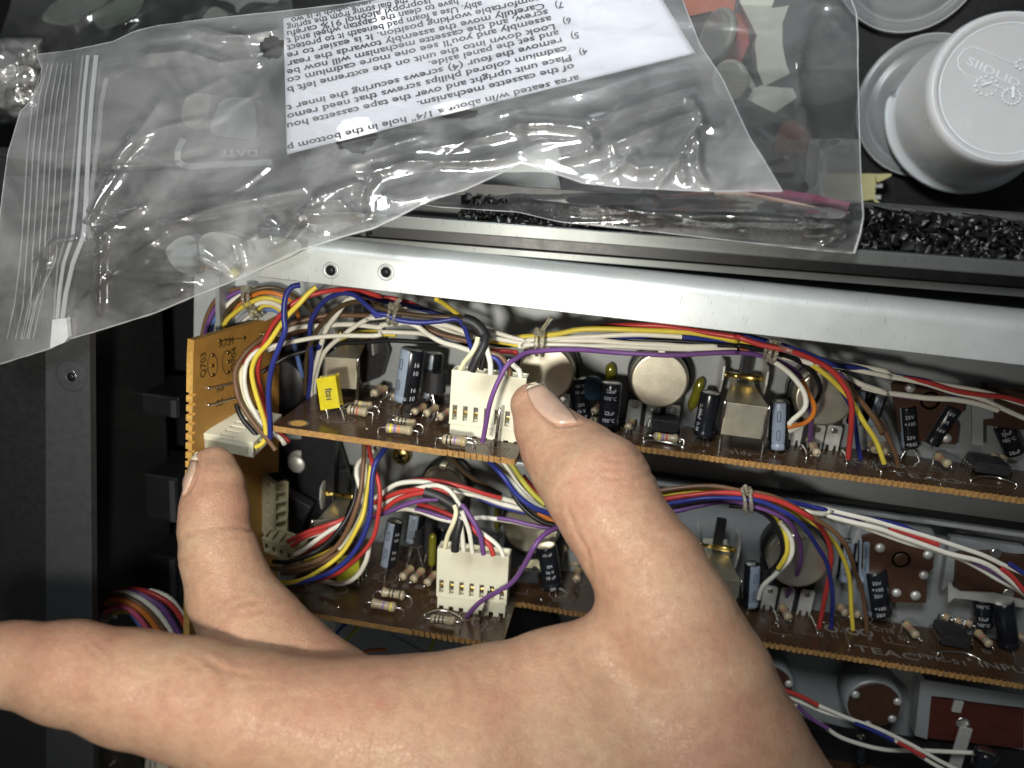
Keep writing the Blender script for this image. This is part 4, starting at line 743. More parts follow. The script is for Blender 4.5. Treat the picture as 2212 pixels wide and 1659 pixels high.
for c_, p_, z_, l_ in (
 ('blue', 'A 1065,1090 1080,930 1090,800 1085,600 1100,440 1190,290 1330,225 1450,238 1540,312 1659,420 | B 140,395 250,400 330,432 500,452 700,442 800,425 860,445 895,510 920,590 955,690', [1.6, 2.6, 3.4, 3.8, 3.8, 3.7, 3.6, 3.4], 'blue wire arching from the upper board left side over to the black sleeve'),
 ('darkbrown', 'A 1040,1040 1045,900 1060,700 1120,550 1220,420 1350,318 1500,280 1659,310 | B 150,312 280,365 400,386 600,402 750,412 880,432 940,470', [1.6, 2.8, 3.4, 3.7, 3.7, 3.5], 'olive brown wire arching beside the blue one over to the black sleeve'),
 ('white', 'A 1095,1090 1090,950 1130,760 1200,560 1290,400 1380,270 1480,262 1659,330 | B 250,340 420,352', [1.5, 2.4, 3.2, 3.4, 3.2], 'white wire rising next to the olive brown arch'),
 ('white', 'A 1115,1085 1125,900 1200,690 1350,560 1480,470 1600,405 | B 100,420 250,408', [1.4, 2.4, 3.0, 3.2], 'white wire fanning right from the foot of the blue arch'),
 ('blue', 'A 1075,1000 1090,850 1140,710 1160,640', [1.5, 2.2, 2.6], 'short blue wire at the foot of the arch'),
 ('white', 'A 820,560 900,520 1010,495 1200,480 1400,472 1659,490 | B 200,472 400,464 560,478 700,505 870,570 985,620', [2.2, 2.6, 2.6, 2.8], 'upper straight white wire of the upper harness'),
 ('white', 'A 720,690 870,625 1000,595 1150,575 1300,572 1659,555 | B 200,535 400,538 560,552 700,600 830,640 930,690', [3.2, 2.8, 2.5, 2.6], 'lower straight white wire of the upper harness'),
 ('yellow', 'A 1300,600 1440,545 1659,540 | B 150,542 330,556', [2.0, 2.4, 2.3], 'yellow wire lying on the lower straight white wire'),
 ('black', 'A 1250,650 1350,622 1659,605 | B 300,604 600,612 800,632 950,650', 2.0, 'straight black wire under the white ones in the upper harness'),
 ('black', 'A 690,860 800,790 900,735 1050,690 1200,660 1300,640', [2.4, 1.6], 'thin black wire behind the loops at the left'),
 ('brown', 'A 560,1000 700,760 860,600 1000,520 1200,430 1350,400', [1.2, 1.8, 2.2], 'brown wire at the back left of the upper board'),
 ('blue', 'B -60,190 80,235 250,290 400,318 560,352 690,392 800,420', 2.6, 'dark blue wire just under the flange'),
 ('yellow', 'B 660,265 720,300 800,360 860,415 920,470', [4.0, 3.4, 3.0], 'yellow wire coming from under the flange to the black sleeve'),
 ('white', 'B 380,450 450,465 520,500 580,548 700,615 830,650 945,690', [3.3, 3.2, 2.9], 'white wire twisted with a short blue one'),
 ('blue', 'B 540,520 620,560 700,600 800,640', [3.0, 3.1, 2.8], 'short blue wire twisted with a white one'),
 ('brown', 'B 500,480 600,515 700,552 850,592 960,620', 3.0, 'brown wire between white ones left of the black sleeve'),
 ('white', 'B 640,466 750,482 860,522 960,580', 3.1, 'white wire just left of the black sleeve'),
 ('cream', 'B 1000,575 985,640 945,710 890,775 855,845', [4.2, 4.3, 4.2], 'cream wire entering the first hole of the upper plug'),
 ('black', 'B 1015,690 1050,705 1045,760 1025,840', 4.1, 'black and white wire entering the upper plug'),
 ('white', 'B 1075,640 1060,720 1030,790 1020,830', 4.0, 'white wire behind the black one at the upper plug'),
 ('red', 'B 1070,680 1050,750 1035,800', 4.05, 'dark red wire behind the white one at the upper plug'),
 ('white', 'B 1065,650 1085,720 1102,790 1102,880', 4.2, 'white wire bending into the middle of the upper plug'),
 ('blue', 'B 1095,735 1150,750 1185,800 1192,885', 4.15, 'blue wire bending into the upper plug'),
 ('brown', 'B 1085,705 1170,722 1225,770 1255,830 1262,890', 4.1, 'brown wire bending into the upper plug'),
 ('white', 'B 1240,770 1290,805 1335,845 1347,900', 4.2, 'white wire bending into the last hole of the upper plug'),
 ('purple', 'D 805,1345 818,1200 815,1080 795,980 770,870 700,762 600,690 450,642 300,608 150,597 | C 1866,702 1400,714 1100,714 800,694 500,682 250,690 130,705 50,755 | B 1240,790 1180,905 1115,1090 1070,1270 1037,1432', [.8, 1.6, 2.4, 2.8, 3.2, 3.4, 3.5, 4.0, 4.6, 4.7, 4.4], 'purple wire running along the upper harness and over the front of the upper plug'),
 ('yellow', 'B 1080,590 1200,585 1400,575 | C 100,572 400,548 600,514 900,508 1200,520 1500,546 1866,602 | D 130,490 300,528 500,600 700,650 830,695 960,790 1060,890 1130,960 1180,1030 1260,1180 1350,1330 1412,1500', [3.0, 3.2, 3.4, 3.4, 3.0, 2.6, 2.6, 2.4, 1.8], 'yellow wire printed with grey marks from the upper harness down to the board'),
 ('red', 'C 640,515 730,495 900,476 1060,474 1300,490 1600,530 1866,577 | D 200,465 400,527 550,562 700,597 850,662 1000,765 1090,885 1143,1010 1150,1150 1132,1300 1120,1460', [2.6, 3.2, 3.4, 3.6, 3.8, 3.6, 3.0, 2.2], 'red wire arching over the upper harness down to its right solder pads'),
 ('white', 'B 1060,520 1160,540 1300,580 1450,602 | C 150,590 290,592 450,585 650,565 900,558 1250,560 1420,572', [3.2, 3.3, 3.3], 'white wire at the top of the tied upper harness'),
 ('blue', 'C 240,580 400,580 700,572 1000,574 1250,558 1450,572 1700,598 1866,620 | D 200,450 400,492 560,530', [3.0, 3.1, 3.2, 2.9, 2.6], 'blue wire threading through the middle of the upper harness'),
 ('black', 'B 1080,620 1250,640 | C 330,598 700,598 1000,596 1400,612 1866,655 | D 200,545 450,590 650,642 790,720 865,800 893,890 870,970 835,1020 820,1080', [2.8, 3.0, 3.1, 3.1, 2.6, 1.8, 1.2], 'thick black wire curling round in front of the right potentiometer'),
 ('orange', 'C 230,595 340,600 450,606 640,628 900,640 1300,640 1600,655 1866,662 | D 150,570 300,585', [3.2, 3.15, 3.0], 'rust brown wire between the white ones in the upper harness'),
 ('white', 'B 1090,575 1250,600 1450,620 | C 130,600 300,602 430,602 800,612 1100,630 1400,645 1700,655 | D 0,575', [3.1, 3.3, 3.2], 'middle white wire of the tied upper harness'),
 ('yellow', 'B 1080,600 1200,622 1330,645 1450,655', [2.9, 3.1, 3.2], 'short yellow length left of the clear tie'),
 ('white', 'B 1330,650 1450,655 | C 120,640 280,640 600,645 1000,655 1400,668 1866,684', [3.2, 3.4, 3.2], 'lowest white wire of the tied upper harness'),
 ('red', 'B 1085,690 1150,690 1250,690 1320,705', [3.0, 3.1, 3.0], 'short red length below the harness near the purple bend'),
 ('white', 'B 1080,665 1200,680 1330,712', [3.0, 2.9], 'thin white length below the harness near the purple bend'),
 ('white', 'D 480,655 540,690 640,770 720,870 765,950 775,1030 735,1090 680,1135 640,1180', [3.0, 3.0, 2.8, 2.4], 'white wire looping down to the capacitor beside the right switch'),
 ('white', 'D 700,760 760,860 810,960 842,1050 820,1120 750,1180 640,1240', [2.4, 2.4, 2.2, 1.9], 'second white wire of the loop near the right potentiometer'),
 ('orange', 'D 740,830 800,940 846,1030 832,1115 760,1175 630,1205', [2.6, 2.5, 2.3, 2.0], 'rust brown wire of the loop near the right potentiometer'),
 ('white', 'D 580,630 700,655 830,690', 2.7, 'short white length under the red arch'),
 ('white', 'D 680,580 830,628 1100,690 1452,752 | E 250,672 500,722 800,780 1000,822 1290,905 1400,940', [2.4, 2.2, 2.0], 'topmost white wire leaving to the right of the upper harness'),
 ('white', 'D 850,690 960,702 1200,745 1452,795 | E 300,697 560,750 800,832 1000,882 1290,1005 1380,1050', [2.6, 2.2, 2.1], 'second white wire leaving to the right of the upper harness'),
 ('blue', 'D 560,530 680,572 850,632 1000,692 1130,715 1250,735 | E 300,690 600,750 750,822 900,878', [2.6, 2.6, 2.2, 2.0], 'blue wire twisted among the white ones at the right'),
 ('red', 'D 1200,735 1300,755 1452,785 | E 200,675 400,712 580,745 | E 800,810 1000,840 1150,852 1290,892 1400,930', [2.1, 2.2, 2.2, 2.1], 'red wire twisted among the white ones at the right'),
 ('purple', 'D 1040,770 1090,805 1170,845 1250,880 | E 200,810 500,855 780,875 1000,900 1100,930', [2.6, 2.4, 2.2, 2.1], 'purple wire twisted with the lowest white one at the right'),
 ('white', 'D 1030,760 1100,795 1250,872 1452,932 | E 120,772 280,822 500,850 800,880 960,905 1100,950', [2.5, 2.5, 2.3, 2.2], 'lowest white wire leaving to the right of the upper harness')):
    wire(c_, p_, z_, l_, G3, foot=None)
for c_, p_, z_, l_ in (
 ('blue', 'D 1060,900 1130,1020 1165,1120 1185,1250 1200,1370 1222,1472', [2.4, 1.6], 'dark blue wire half hidden by the red one at the upper solder pads'),
 ('brown', 'D 1000,760 1110,850 1200,955 1320,1115 1400,1250 | E 200,990 270,1085 340,1235 375,1350', [2.6, 2.4, 1.8], 'brown wire rightmost at the upper solder pads')):
    wire(c_, p_, z_, l_, G3, foot=YU)
G4 = 'wires passing down between the two boards'
for c_, p_, z_, l_ in (
 ('brown', 'G 985,-40 982,80 970,220 945,400 870,600 760,762 600,862 420,905 300,900', [3.2, 3.8, 4.2, 4.4, 4.3], 'brown wire hanging from the upper board and bending left'),
 ('red', 'G 1015,-30 1025,40 1055,160 1092,300 1092,480 1052,660 950,802 840,900 740,955 640,985', [3.0, 3.8, 4.1, 4.0, 3.6], 'red wire bowing out to the right between the boards'),
 ('blue', 'G 1150,0 1110,70 1060,160 1032,350 1012,550 960,702 862,832 740,930 610,985 480,1010', [3.4, 4.0, 4.3, 4.4, 4.2], 'dark blue wire bowing between the boards'),
 ('yellow', 'G 1035,150 1012,320 985,480 950,580 850,752 720,872 565,970 440,1002 340,998', [3.4, 3.9, 4.2, 4.3], 'yellow wire along the bottom of the bend toward the middle finger'),
 ('white', 'G 1080,20 1010,80 945,130 930,220 965,360 985,480 975,560', [2.6, 3.0, 3.2, 3.4], 'white wire crossing behind the brown one under the upper board'),
 ('white', 'G 1022,730 1000,840 930,955 830,1010 730,1002 650,978', [3.4, 3.5, 3.3], 'white wire hooking under the red one onto the lower board'),
 ('cream', 'G 1000,140 1002,260 995,400 960,520 900,640 800,760', [2.8, 3.2, 3.6], 'cream wire behind the yellow one between the boards'),
 ('black', 'G 935,250 905,430 825,600 700,732 560,812 430,856 320,850', [3.0, 3.6, 4.0, 4.1], 'thick black wire inside the bend between the boards'),
 ('red', 'G 900,510 830,545 700,592 560,642 430,705', [2.6, 3.0, 3.0], 'upper red wire entering the shaded plug'),
 ('white', 'G 820,580 720,622 600,660 500,700', [2.7, 3.0], 'upper white wire entering the shaded plug'),
 ('white', 'G 840,570 760,612 630,700 540,770 480,800', [2.9, 3.2], 'lower white wire entering the shaded plug'),
 ('red', 'G 860,560 780,630 660,715 560,780 500,810', [2.7, 3.0], 'rust red wire entering the shaded plug'),
 ('red', 'G 720,615 640,640 540,680 460,740', [2.9, 3.1], 'lower red wire entering the shaded plug'),
 ('yellow', 'G 900,660 760,762 660,812 560,852', [3.2, 3.6, 3.7], 'short yellow length under the black wire'),
 ('brown', 'G 900,700 780,800 640,880 500,925 380,940', [3.4, 3.7, 3.8], 'second brown wire below the first in the bend'),
 ('brown', 'G 700,880 600,895 500,890 400,880', 3.3, 'dark brown length at the left end of the bend')):
    wire(c_, p_, z_, l_, G4)
G5 = 'wires of the lower harness'
for c_, p_, z_, l_ in (
 ('white', 'H -60,345 0,305 130,222 280,197 420,207 600,242 800,292 1000,342 1160,392 1300,450', [3.0, 3.2, 3.2, 2.8, 2.6], 'topmost white wire of the lower harness'),
 ('red', 'H 250,188 350,186 480,200 650,242 850,302 980,335', [3.0, 3.3, 3.0], 'topmost red wire twisted with the white one in the lower harness'),
 ('red', 'H -60,375 0,348 150,290 340,255 470,262 560,292', [3.2, 3.6, 3.6], 'red wire printed with grey marks left of the lower sleeve'),
 ('red', 'H -60,480 0,455 130,352 260,302 380,285', [3.3, 3.6, 3.6], 'lower red wire left of the lower sleeve'),
 ('white', 'H -40,420 60,360 200,290 340,246 460,238 560,280 625,360 650,410', [3.2, 3.5, 3.8, 3.8], 'white wire printed with marks bending at the lower sleeve'),
 ('white', 'H -60,395 0,385 90,345 220,305', [3.1, 3.3], 'short white length between red ones at the left of the lower harness'),
 ('purple', 'H -60,490 0,462 150,400 300,358 470,342', [3.3, 3.7, 3.8], 'purple wire entering the lower sleeve from the left'),
 ('red', 'H 300,380 450,422 600,485 700,540', [2.8, 3.1, 3.1], 'red wire below the sleeve running right'),
 ('white', 'H 130,428 200,422 320,445 450,495 580,525', [2.8, 3.0], 'white wire twisted with purple below the lower sleeve'),
 ('purple', 'H 280,425 400,452 520,492 620,535', [2.9, 3.0], 'purple wire twisted with white below the lower sleeve'),
 ('cream', 'H 600,395 615,450 590,540 545,640 522,745', [4.0, 4.2, 4.1], 'cream wire entering the first hole of the lower plug'),
 ('white', 'H 660,480 655,560 665,650 675,760', 4.1, 'white wire with a black end in the lower plug'),
 ('white', 'H 660,440 690,530 720,630 748,785', 4.2, 'white wire with printed letters in the lower plug'),
 ('purple', 'H 660,390 700,445 765,550 812,660 838,795', [4.0, 4.2, 4.2], 'purple wire bending into the lower plug'),
 ('red', 'H 690,500 750,575 840,665 895,730 918,805', [3.9, 4.1], 'red wire bending into the lower plug'),
 ('white', 'H 780,590 850,635 930,695 980,760 998,815', [3.9, 4.1], 'white wire bending into the last hole of the lower plug'),
 ('blue', 'H 850,0 900,55 1000,165 1110,298 1250,402 1400,470 1500,520', [3.6, 4.0, 4.0, 3.6], 'dark blue wire coming down from the upper board toward the thumb'),
 ('white', 'H 930,20 1000,110 1090,215 1205,345 1340,430 1450,500', [3.5, 3.8, 3.6], 'first white wire coming down beside the blue one toward the thumb'),
 ('white', 'H 990,30 1060,130 1130,235 1240,350 1360,430', [3.4, 3.6, 3.4], 'second white wire coming down toward the thumb'),
 ('olive', 'H 1040,30 1085,85 1160,195 1245,300 1340,385', [3.5, 3.7], 'olive yellow wire coming down toward the thumb'),
 ('red', 'H 1160,150 1230,240 1310,330', 3.0, 'short red wire behind the olive one near the thumb'),
 ('darkbrown', 'H 500,-50 580,20 700,130 850,232 980,305', [3.0, 2.4, 2.0], 'thin brown wire slanting from under the upper board'),
 ('black', 'H 1050,220 1110,350 1200,455 1300,522 1420,560', [3.0, 3.4], 'thick black wire curving toward the thumb base'),
 ('blue', 'H 660,275 740,300 850,350 1030,412 1180,455', [2.9, 2.8], 'blue wire twisted with white at the lower harness middle'),
 ('white', 'H 560,262 680,292 830,325 1000,385 1180,430 1350,500', [3.0, 2.9, 2.8], 'white wire twisted with blue at the lower harness middle'),
 ('white', 'H 690,512 800,494 930,500 1100,525 1250,562 1430,572', [2.6, 2.8], 'white wire of the thin pair running to the thumb'),
 ('purple', 'H 950,498 1060,512 1180,540 1320,570 1430,580', [2.75, 2.9], 'purple wire of the thin pair running to the thumb'),
 ('orange', 'H 1280,450 1350,490 1420,530', 3.2, 'short rust wire at the thumb edge'),
 ('brown', 'I -160,210 0,167 200,136 450,137 650,170 900,217 1150,330 1350,450 1500,602 1580,770 | J 290,640 325,750 363,950 376,1120', [3.2, 3.2, 3.3, 3.0, 2.6, 1.8], 'brown wire on the outside of the lower right fan'),
 ('yellow', 'I -160,240 0,202 200,180 420,178 700,200 930,282 1100,360 1300,472 1430,602 1512,770 1552,1000 1570,1305', [3.0, 3.1, 3.0, 2.8, 2.4, 1.8], 'yellow wire of the lower right fan'),
 ('red', 'I -160,290 60,240 300,200 600,190 800,212 1000,270 1200,370 1322,482 1388,650 1390,850 1355,1010 1300,1288', [3.3, 3.4, 3.4, 3.2, 2.8, 2.0], 'red wire crossing behind the blue one in the lower right fan'),
 ('blue', 'I -160,310 80,270 300,236 550,226 750,246 900,290 1080,382 1222,532 1332,702 1390,880 1402,1100 1396,1295', [3.3, 3.5, 3.5, 3.4, 3.0, 2.0], 'dark blue wire of the lower right fan'),
 ('purple', 'I -100,370 130,335 300,296 550,266 720,290 900,342 1050,432 1142,580 1150,720 1105,880 1045,1000 1010,1095', [3.2, 3.3, 3.3, 2.8, 1.6], 'purple wire of the lower right fan ending on a ringed pad'),
 ('grey', 'I -100,350 150,305 350,265 550,250', 3.1, 'grey wire between blue and purple beside the thumb'),
 ('black', 'I 560,292 720,305 800,335 890,395 972,510 1002,640 965,760 880,840', [3.2, 3.2, 2.8, 2.2], 'black wire curling in front of the lower right potentiometer'),
 ('yellow', 'I 900,372 960,430 1020,530 1030,680 965,805', [2.9, 2.6], 'yellow wire curling inside the purple one'),
 ('white', 'I 980,430 1040,500 1075,600 1058,722 950,850 840,950 802,1050', [2.9, 2.6, 2.0], 'white wire curling down behind the lower capacitor'),
 ('white', 'I 1100,280 1250,318 1400,350 | J 0,108 200,150 450,212 700,292 1000,382 1300,482 1500,572 1700,660', [2.4, 2.3, 2.1], 'topmost white wire leaving to the right of the lower harness'),
 ('white', 'I 1180,330 1350,370 | J 0,150 250,216 480,272 700,360 1000,452 1300,545 1500,660 1700,830', [2.4, 2.3, 2.2], 'middle white wire leaving to the right of the lower harness'),
 ('white', 'J -60,150 150,200 400,282 650,372 900,440 1200,545 1450,690 1620,780 1720,860', [2.3, 2.1, 2.0], 'lowest white wire leaving to the right of the lower harness'),
 ('blue', 'I 850,240 1000,252 1200,292 1350,330 | J 0,125 120,150 | J 600,240 700,265 820,312 1000,378', [2.6, 2.3, 2.15], 'blue wire twisted among white ones right of the lower harness'),
 ('red', 'J 560,268 680,300 820,350 960,405', 2.25, 'short red wire twisted among white ones right of the lower harness'),
 ('purple', 'J 280,215 400,250 520,295 660,335', 2.2, 'short purple wire twisted among white ones right of the lower harness'),
 ('purple', 'J 1180,510 1300,570 1420,630 1620,750', 2.15, 'purple wire showing near the brown relay plate'),
 ('red', 'J 1480,600 1560,660 1659,780 1720,840', 2.25, 'red wire showing at the far right of the lower harness'),
 ('blue', 'J 1540,560 1620,610 1720,680', 2.2, 'blue wire showing at the far right of the lower harness')):
    wire(c_, p_, z_, l_, G5, foot=YL if ('fan' in l_) else None)
wire('purple', 'H 1500,560 1425,582 1330,642 1252,732 1182,870 1080,1002 900,1122 780,1212 702,1302', [3.6, 4.2, 4.6, 4.7, 4.6, 4.3], 'purple wire crossing the front of the lower plug to a ringed pad', G5, foot=YL)
G6 = 'wires below the lower board'
for c_, p_, z_, l_ in (
 ('white', 'K 180,470 320,520 450,582 700,682 950,782 1150,872 1400,1002 1620,1120 1750,1190', 2.4, 'upper white wire at the bottom right corner'),
 ('white', 'K 180,500 280,548 500,642 800,742 1000,832 1200,932 1500,1112 1650,1200', 2.35, 'lower white wire at the bottom right corner'),
 ('red', 'K 150,450 230,482 330,522 470,595', 2.5, 'short red wire by the wrist at the bottom'), ('blue', 'K 780,742 860,772 950,812 1110,892', 2.45, 'short blue wire twisted into the bottom white pair'),
 ('red', 'K 1150,910 1240,955 1370,1030', 2.45, 'short red wire twisted into the bottom white pair'),
 ('white', 'K 280,590 350,662 500,762 700,872 950,952 1200,977 1500,980 1780,995', [2.2, 1.8, 1.4], 'single white wire curving below the bottom potentiometer'),
 ('purple', 'K 300,600 380,672 480,742 560,790', 2.25, 'short purple wire by the wrist at the bottom'),
 ('orange', 'M 790,560 820,530 900,462 980,440 1060,442', 1.0, 'rust orange wire under the lower board near the finger crook'),
 ('blue', 'M 790,262 740,310 690,380', 1.5, 'blue wire under the lower board near the finger crook'), ('white', 'M 720,265 690,310 660,370', 1.5, 'white wire under the lower board near the finger crook'),
 ('olive', 'M 880,270 830,330 770,400', 1.6, 'olive wire under the lower board near the finger crook'), ('olive', 'M 1385,360 1340,450 1285,520 1200,600', 1.6, 'olive wire hanging straight below the lower board'),
 ('grey', 'M 1080,340 1200,400 1320,460 1420,510 1500,540', .4, 'grey rod shaped wire in the dark below the lower board'), ('white', 'M 1610,410 1625,460 1640,520', 2.0, 'short white wire below the lower board tab')):
    wire(c_, p_, z_, l_, G6, r=.06)
G7 = 'wires of the bundle at the lower left'
for c_, p_, z_, l_ in (
 ('red', 'L 800,330 860,280 950,252 1070,242 1200,272 1340,352 1440,480 1500,600', 4.0, 'red wire of the rainbow bundle at the lower left'),
 ('white', 'L 1180,258 1240,268 1350,325 1440,440 1520,560', 3.9, 'outer white wire of the rainbow bundle at the lower left'),
 ('purple', 'L 1000,262 1080,262 1160,300 1300,412 1440,640', 4.05, 'dark purple wire of the rainbow bundle at the lower left'),
 ('white', 'L 760,380 790,330 860,290 980,266 1100,310 1220,400 1310,510 1400,660', 4.2, 'inner white wire of the rainbow bundle at the lower left'),
 ('brown', 'L 730,400 790,330 920,290 1060,332 1180,422 1300,560 1370,700', 4.3, 'brown wire of the rainbow bundle at the lower left'),
 ('orange', 'L 745,440 800,380 880,335 990,345 1100,402 1200,500 1300,650', 4.4, 'orange wire of the rainbow bundle at the lower left'),
 ('pink', 'L 740,560 770,490 830,412 920,380 1020,405 1110,490 1180,590 1240,680', 4.5, 'pink wire of the rainbow bundle at the lower left'),
 ('yellow', 'L 850,450 880,430 950,410 1020,415', 4.25, 'yellow wire peeping under the pink one'), ('lightblue', 'L 1040,430 1080,480 1130,560 1170,660', 4.3, 'light blue wire inside the rainbow bundle'),
 ('white', 'L 760,570 790,530 830,480', 4.2, 'short white wire under the tie at the lower left'),
 ('pink', 'L 770,1330 800,1400 835,1490 880,1650 900,1720', 4.4, 'pink wire below the pointing finger'), ('lightblue', 'L 770,1440 800,1530 815,1640 820,1720', 4.3, 'light blue wire below the pointing finger'),
 ('blue', 'L 830,1390 860,1450 885,1550 900,1650', 4.2, 'dark blue wire below the pointing finger'), ('white', 'L 1190,1540 1170,1600 1165,1680', 3.0, 'left white wire below the pointing finger'),
 ('white', 'L 1215,1540 1210,1620 1215,1690', 3.0, 'right white wire below the pointing finger'), ('brown', 'L 940,1610 1020,1600 1090,1620 1120,1680', 2.0, 'brown wire in the dark below the pointing finger'),
 ('pink', 'L 1340,1580 1360,1640 1380,1720', 3.2, 'second pink wire beside the cream block')):
    wire(c_, p_, z_, l_, G7, r=.085)
# black shrink sleeves and clear ties
for pts, zz, l_ in (('B 885,432 950,452 1010,500 1050,560 1065,590', 3.9, 'black shrink sleeve round wires above the upper plug'), ('H 355,285 480,328 580,388 640,425', 3.7, 'black shrink sleeve round wires above the lower plug')):
    c = pts.split()[0]; P3 = [Z(c, *map(float, p.split(',')), zz) for p in pts.split()[1:]]; mb = MB(); sp = spline(P3, .1); mb.tube(sp, .15, M_EPOXY, 14); tag(mb.build('shrink_sleeve', None, P3[0]), l_, 'sleeve')
for c_, pts, zz, l_ in (('B', '1060,570 1052,640 1000,730 945,850', [4.05, 4.3, 4.3], 'narrow black sleeve dropping into the upper plug'), ('H', '640,420 645,520 615,650 605,765', [3.9, 4.2, 4.2], 'narrow black sleeve dropping into the lower plug')):
    P3 = [Z(c_, *map(float, p.split(',')), float(np.interp(i/3, [0, .5, 1], zz))) for i, p in enumerate(pts.split())]; mb = MB(); mb.tube(spline(P3, .1), .11, M_EPOXY, 12); tag(mb.build('shrink_sleeve', None, P3[0]), l_, 'sleeve')
def tie(c, a, e, z, thick, label, tail=None):
    p0, p1 = Z(c, *a, z), Z(c, *e, z); d = nrm(p1-p0); L = np.linalg.norm(p1-p0); ctr = (p0+p1)/2; side = nrm(np.cross(d, V(0, 0, 1)))
    t = thing('cable_tie', ctr, label, 'cable tie', 'clear cable ties'); 
    for s_ in (-1, 1):
        ring_ = [ctr+side*s_*.075+d*(L/2+.03)*math.cos(k)+V(0, 0, 1)*(thick)*math.sin(k) for k in np.linspace(0, 2*math.pi, 26)]
        mb = MB(); mb.tube(ring_, .05, M_TIE, 8, False); mb.build('loop', t)
    mb = MB(); mb.box(p0+V(0, 0, thick*.5)-d*.02, side*.14, d*.09, V(0, 0, .10), M_TIE, .04); mb.build('knot', t)
    if tail: mb = MB(); mb.tube(spline([p0+V(0, 0, thick*.5), (p0+Z(c, *tail, z+.5))/2+V(0, 0, .2), Z(c, *tail, z+.5)]), .06, M_TIE, 7); mb.build('tail', t)
tie('A', (588, 178), (612, 330), 2.6, .35, 'clear tie round the arch of wires behind the orange board'); tie('A', (620, 330), (660, 400), 2.4, .2, 'small clear tie inside the arch behind the orange board')
tie('B', (325, 325), (305, 460), 3.6, .26, 'clear tie round the blue and olive brown wires left of the sleeve', (370, 260))
tie('B', (1510, 530), (1505, 710), 3.5, .28, 'clear tie with a long upright tail at the top of the upper harness', (1600, 415))
tie('D', (510, 515), (470, 660), 3.4, .28, 'clear tie round the red, black and purple wires at the right', (660, 590))
tie('I', (700, 165), (715, 330), 3.4, .26, 'clear tie round the lower right fan of wires', (690, 130))
tie('L', (770, 400), (850, 470), 4.5, .25, 'clear tie on the rainbow bundle at the lower left', (920, 460)); tie('L', (790, 1620), (890, 1590), 4.5, .22, 'clear tie below the pointing finger')
cb = thing('plug', Z('L', 1310, 1640, 3.0), 'cream block just showing below the pointing finger', 'connector plug'); mb = MB(); mb.box(Z('L', 1325, 1640, 3.0), (.22, 0, 0), (0, .5, 0), (0, 0, .3), M_NYLON, .03); mb.build('housing', cb); mb = MB(); mb.box(Z('L', 1240, 1620, 2.8), (.2, 0, 0), (0, .5, 0), (0, 0, .1), M_PCBBACK); mb.build('header', cb)
# ------------------------------------------------------------------ hand
def sdf_hand(P):
    def chain(c, k):
        d = None
        for i in range(len(c)-1):
            (a, ra), (b, rb) = c[i], c[i+1]
            ba = b-a; L2 = ba.dot(ba); h = np.clip(((P-a)@ba)/L2, 0, 1)
            e = np.linalg.norm(P-a-h[:, None]*ba, axis=1)-(ra+(rb-ra)*h)
            d = e if d is None else smin(d, e, k)
        return d
    return chain
def smin(a, b, k):
    h = np.clip(.5+.5*(b-a)/k, 0, 1); return b*(1-h)+a*h-k*h*(1-h)
def HB(px, py, r, d): return (WD(px, py, d), r*d/FPX)
THUMB = [HB(1152, 876, 50, 18.7), HB(1178, 926, 67, 18.4), HB(1209, 969, 84, 18.1), HB(1243, 1004, 99, 17.8), HB(1284, 1048, 113, 17.3), HB(1316, 1104, 111, 17.0), HB(1362, 1176, 114, 16.8), HB(1402, 1235, 124, 16.6), HB(1448, 1340, 142, 16.4), HB(1512, 1474, 158, 16.3), HB(1562, 1622, 182, 16.3), HB(1631, 1769, 198, 16.3), HB(1699, 1905, 208, 16.3)]
WEB = [HB(1330, 1400, 85, 16.6), HB(1190, 1480, 110, 16.5), HB(1060, 1540, 130, 16.4), HB(900, 1580, 143, 16.2)]
PALM = [HB(1460, 1660, 210, 16.6), HB(1250, 1680, 230, 16.6), HB(1000, 1690, 225, 16.4), HB(800, 1660, 200, 16.2)]
INDEX = [HB(1000, 1640, 195, 16.2), HB(760, 1590, 155, 15.9), HB(545, 1556, 138, 15.6), HB(410, 1512, 121, 15.6), HB(290, 1487, 114, 15.5), HB(150, 1452, 98, 15.4), HB(20, 1432, 80, 15.3), HB(-80, 1415, 70, 15.3)]
MIDDLE = [HB(462, 1012, 48, 19.0), HB(464, 1048, 62, 18.8), HB(464, 1100, 71, 18.55), HB(463, 1140, 71, 18.4), HB(476, 1200, 80, 18.2), HB(500, 1282, 90, 18.0), HB(552, 1368, 108, 17.7), HB(610, 1440, 118, 17.4), HB(700, 1520, 128, 17.2), HB(860, 1620, 138, 17.0)]
def hand_field(P):
    ch_ = sdf_hand(P)
    a = ch_(THUMB, .10); a = smin(a, ch_(WEB, .4), .55); a = smin(a, ch_(PALM, .5), .8); a = smin(a, ch_(INDEX, .25), .45)
    b = ch_(MIDDLE, .10); return smin(a, b, .20)
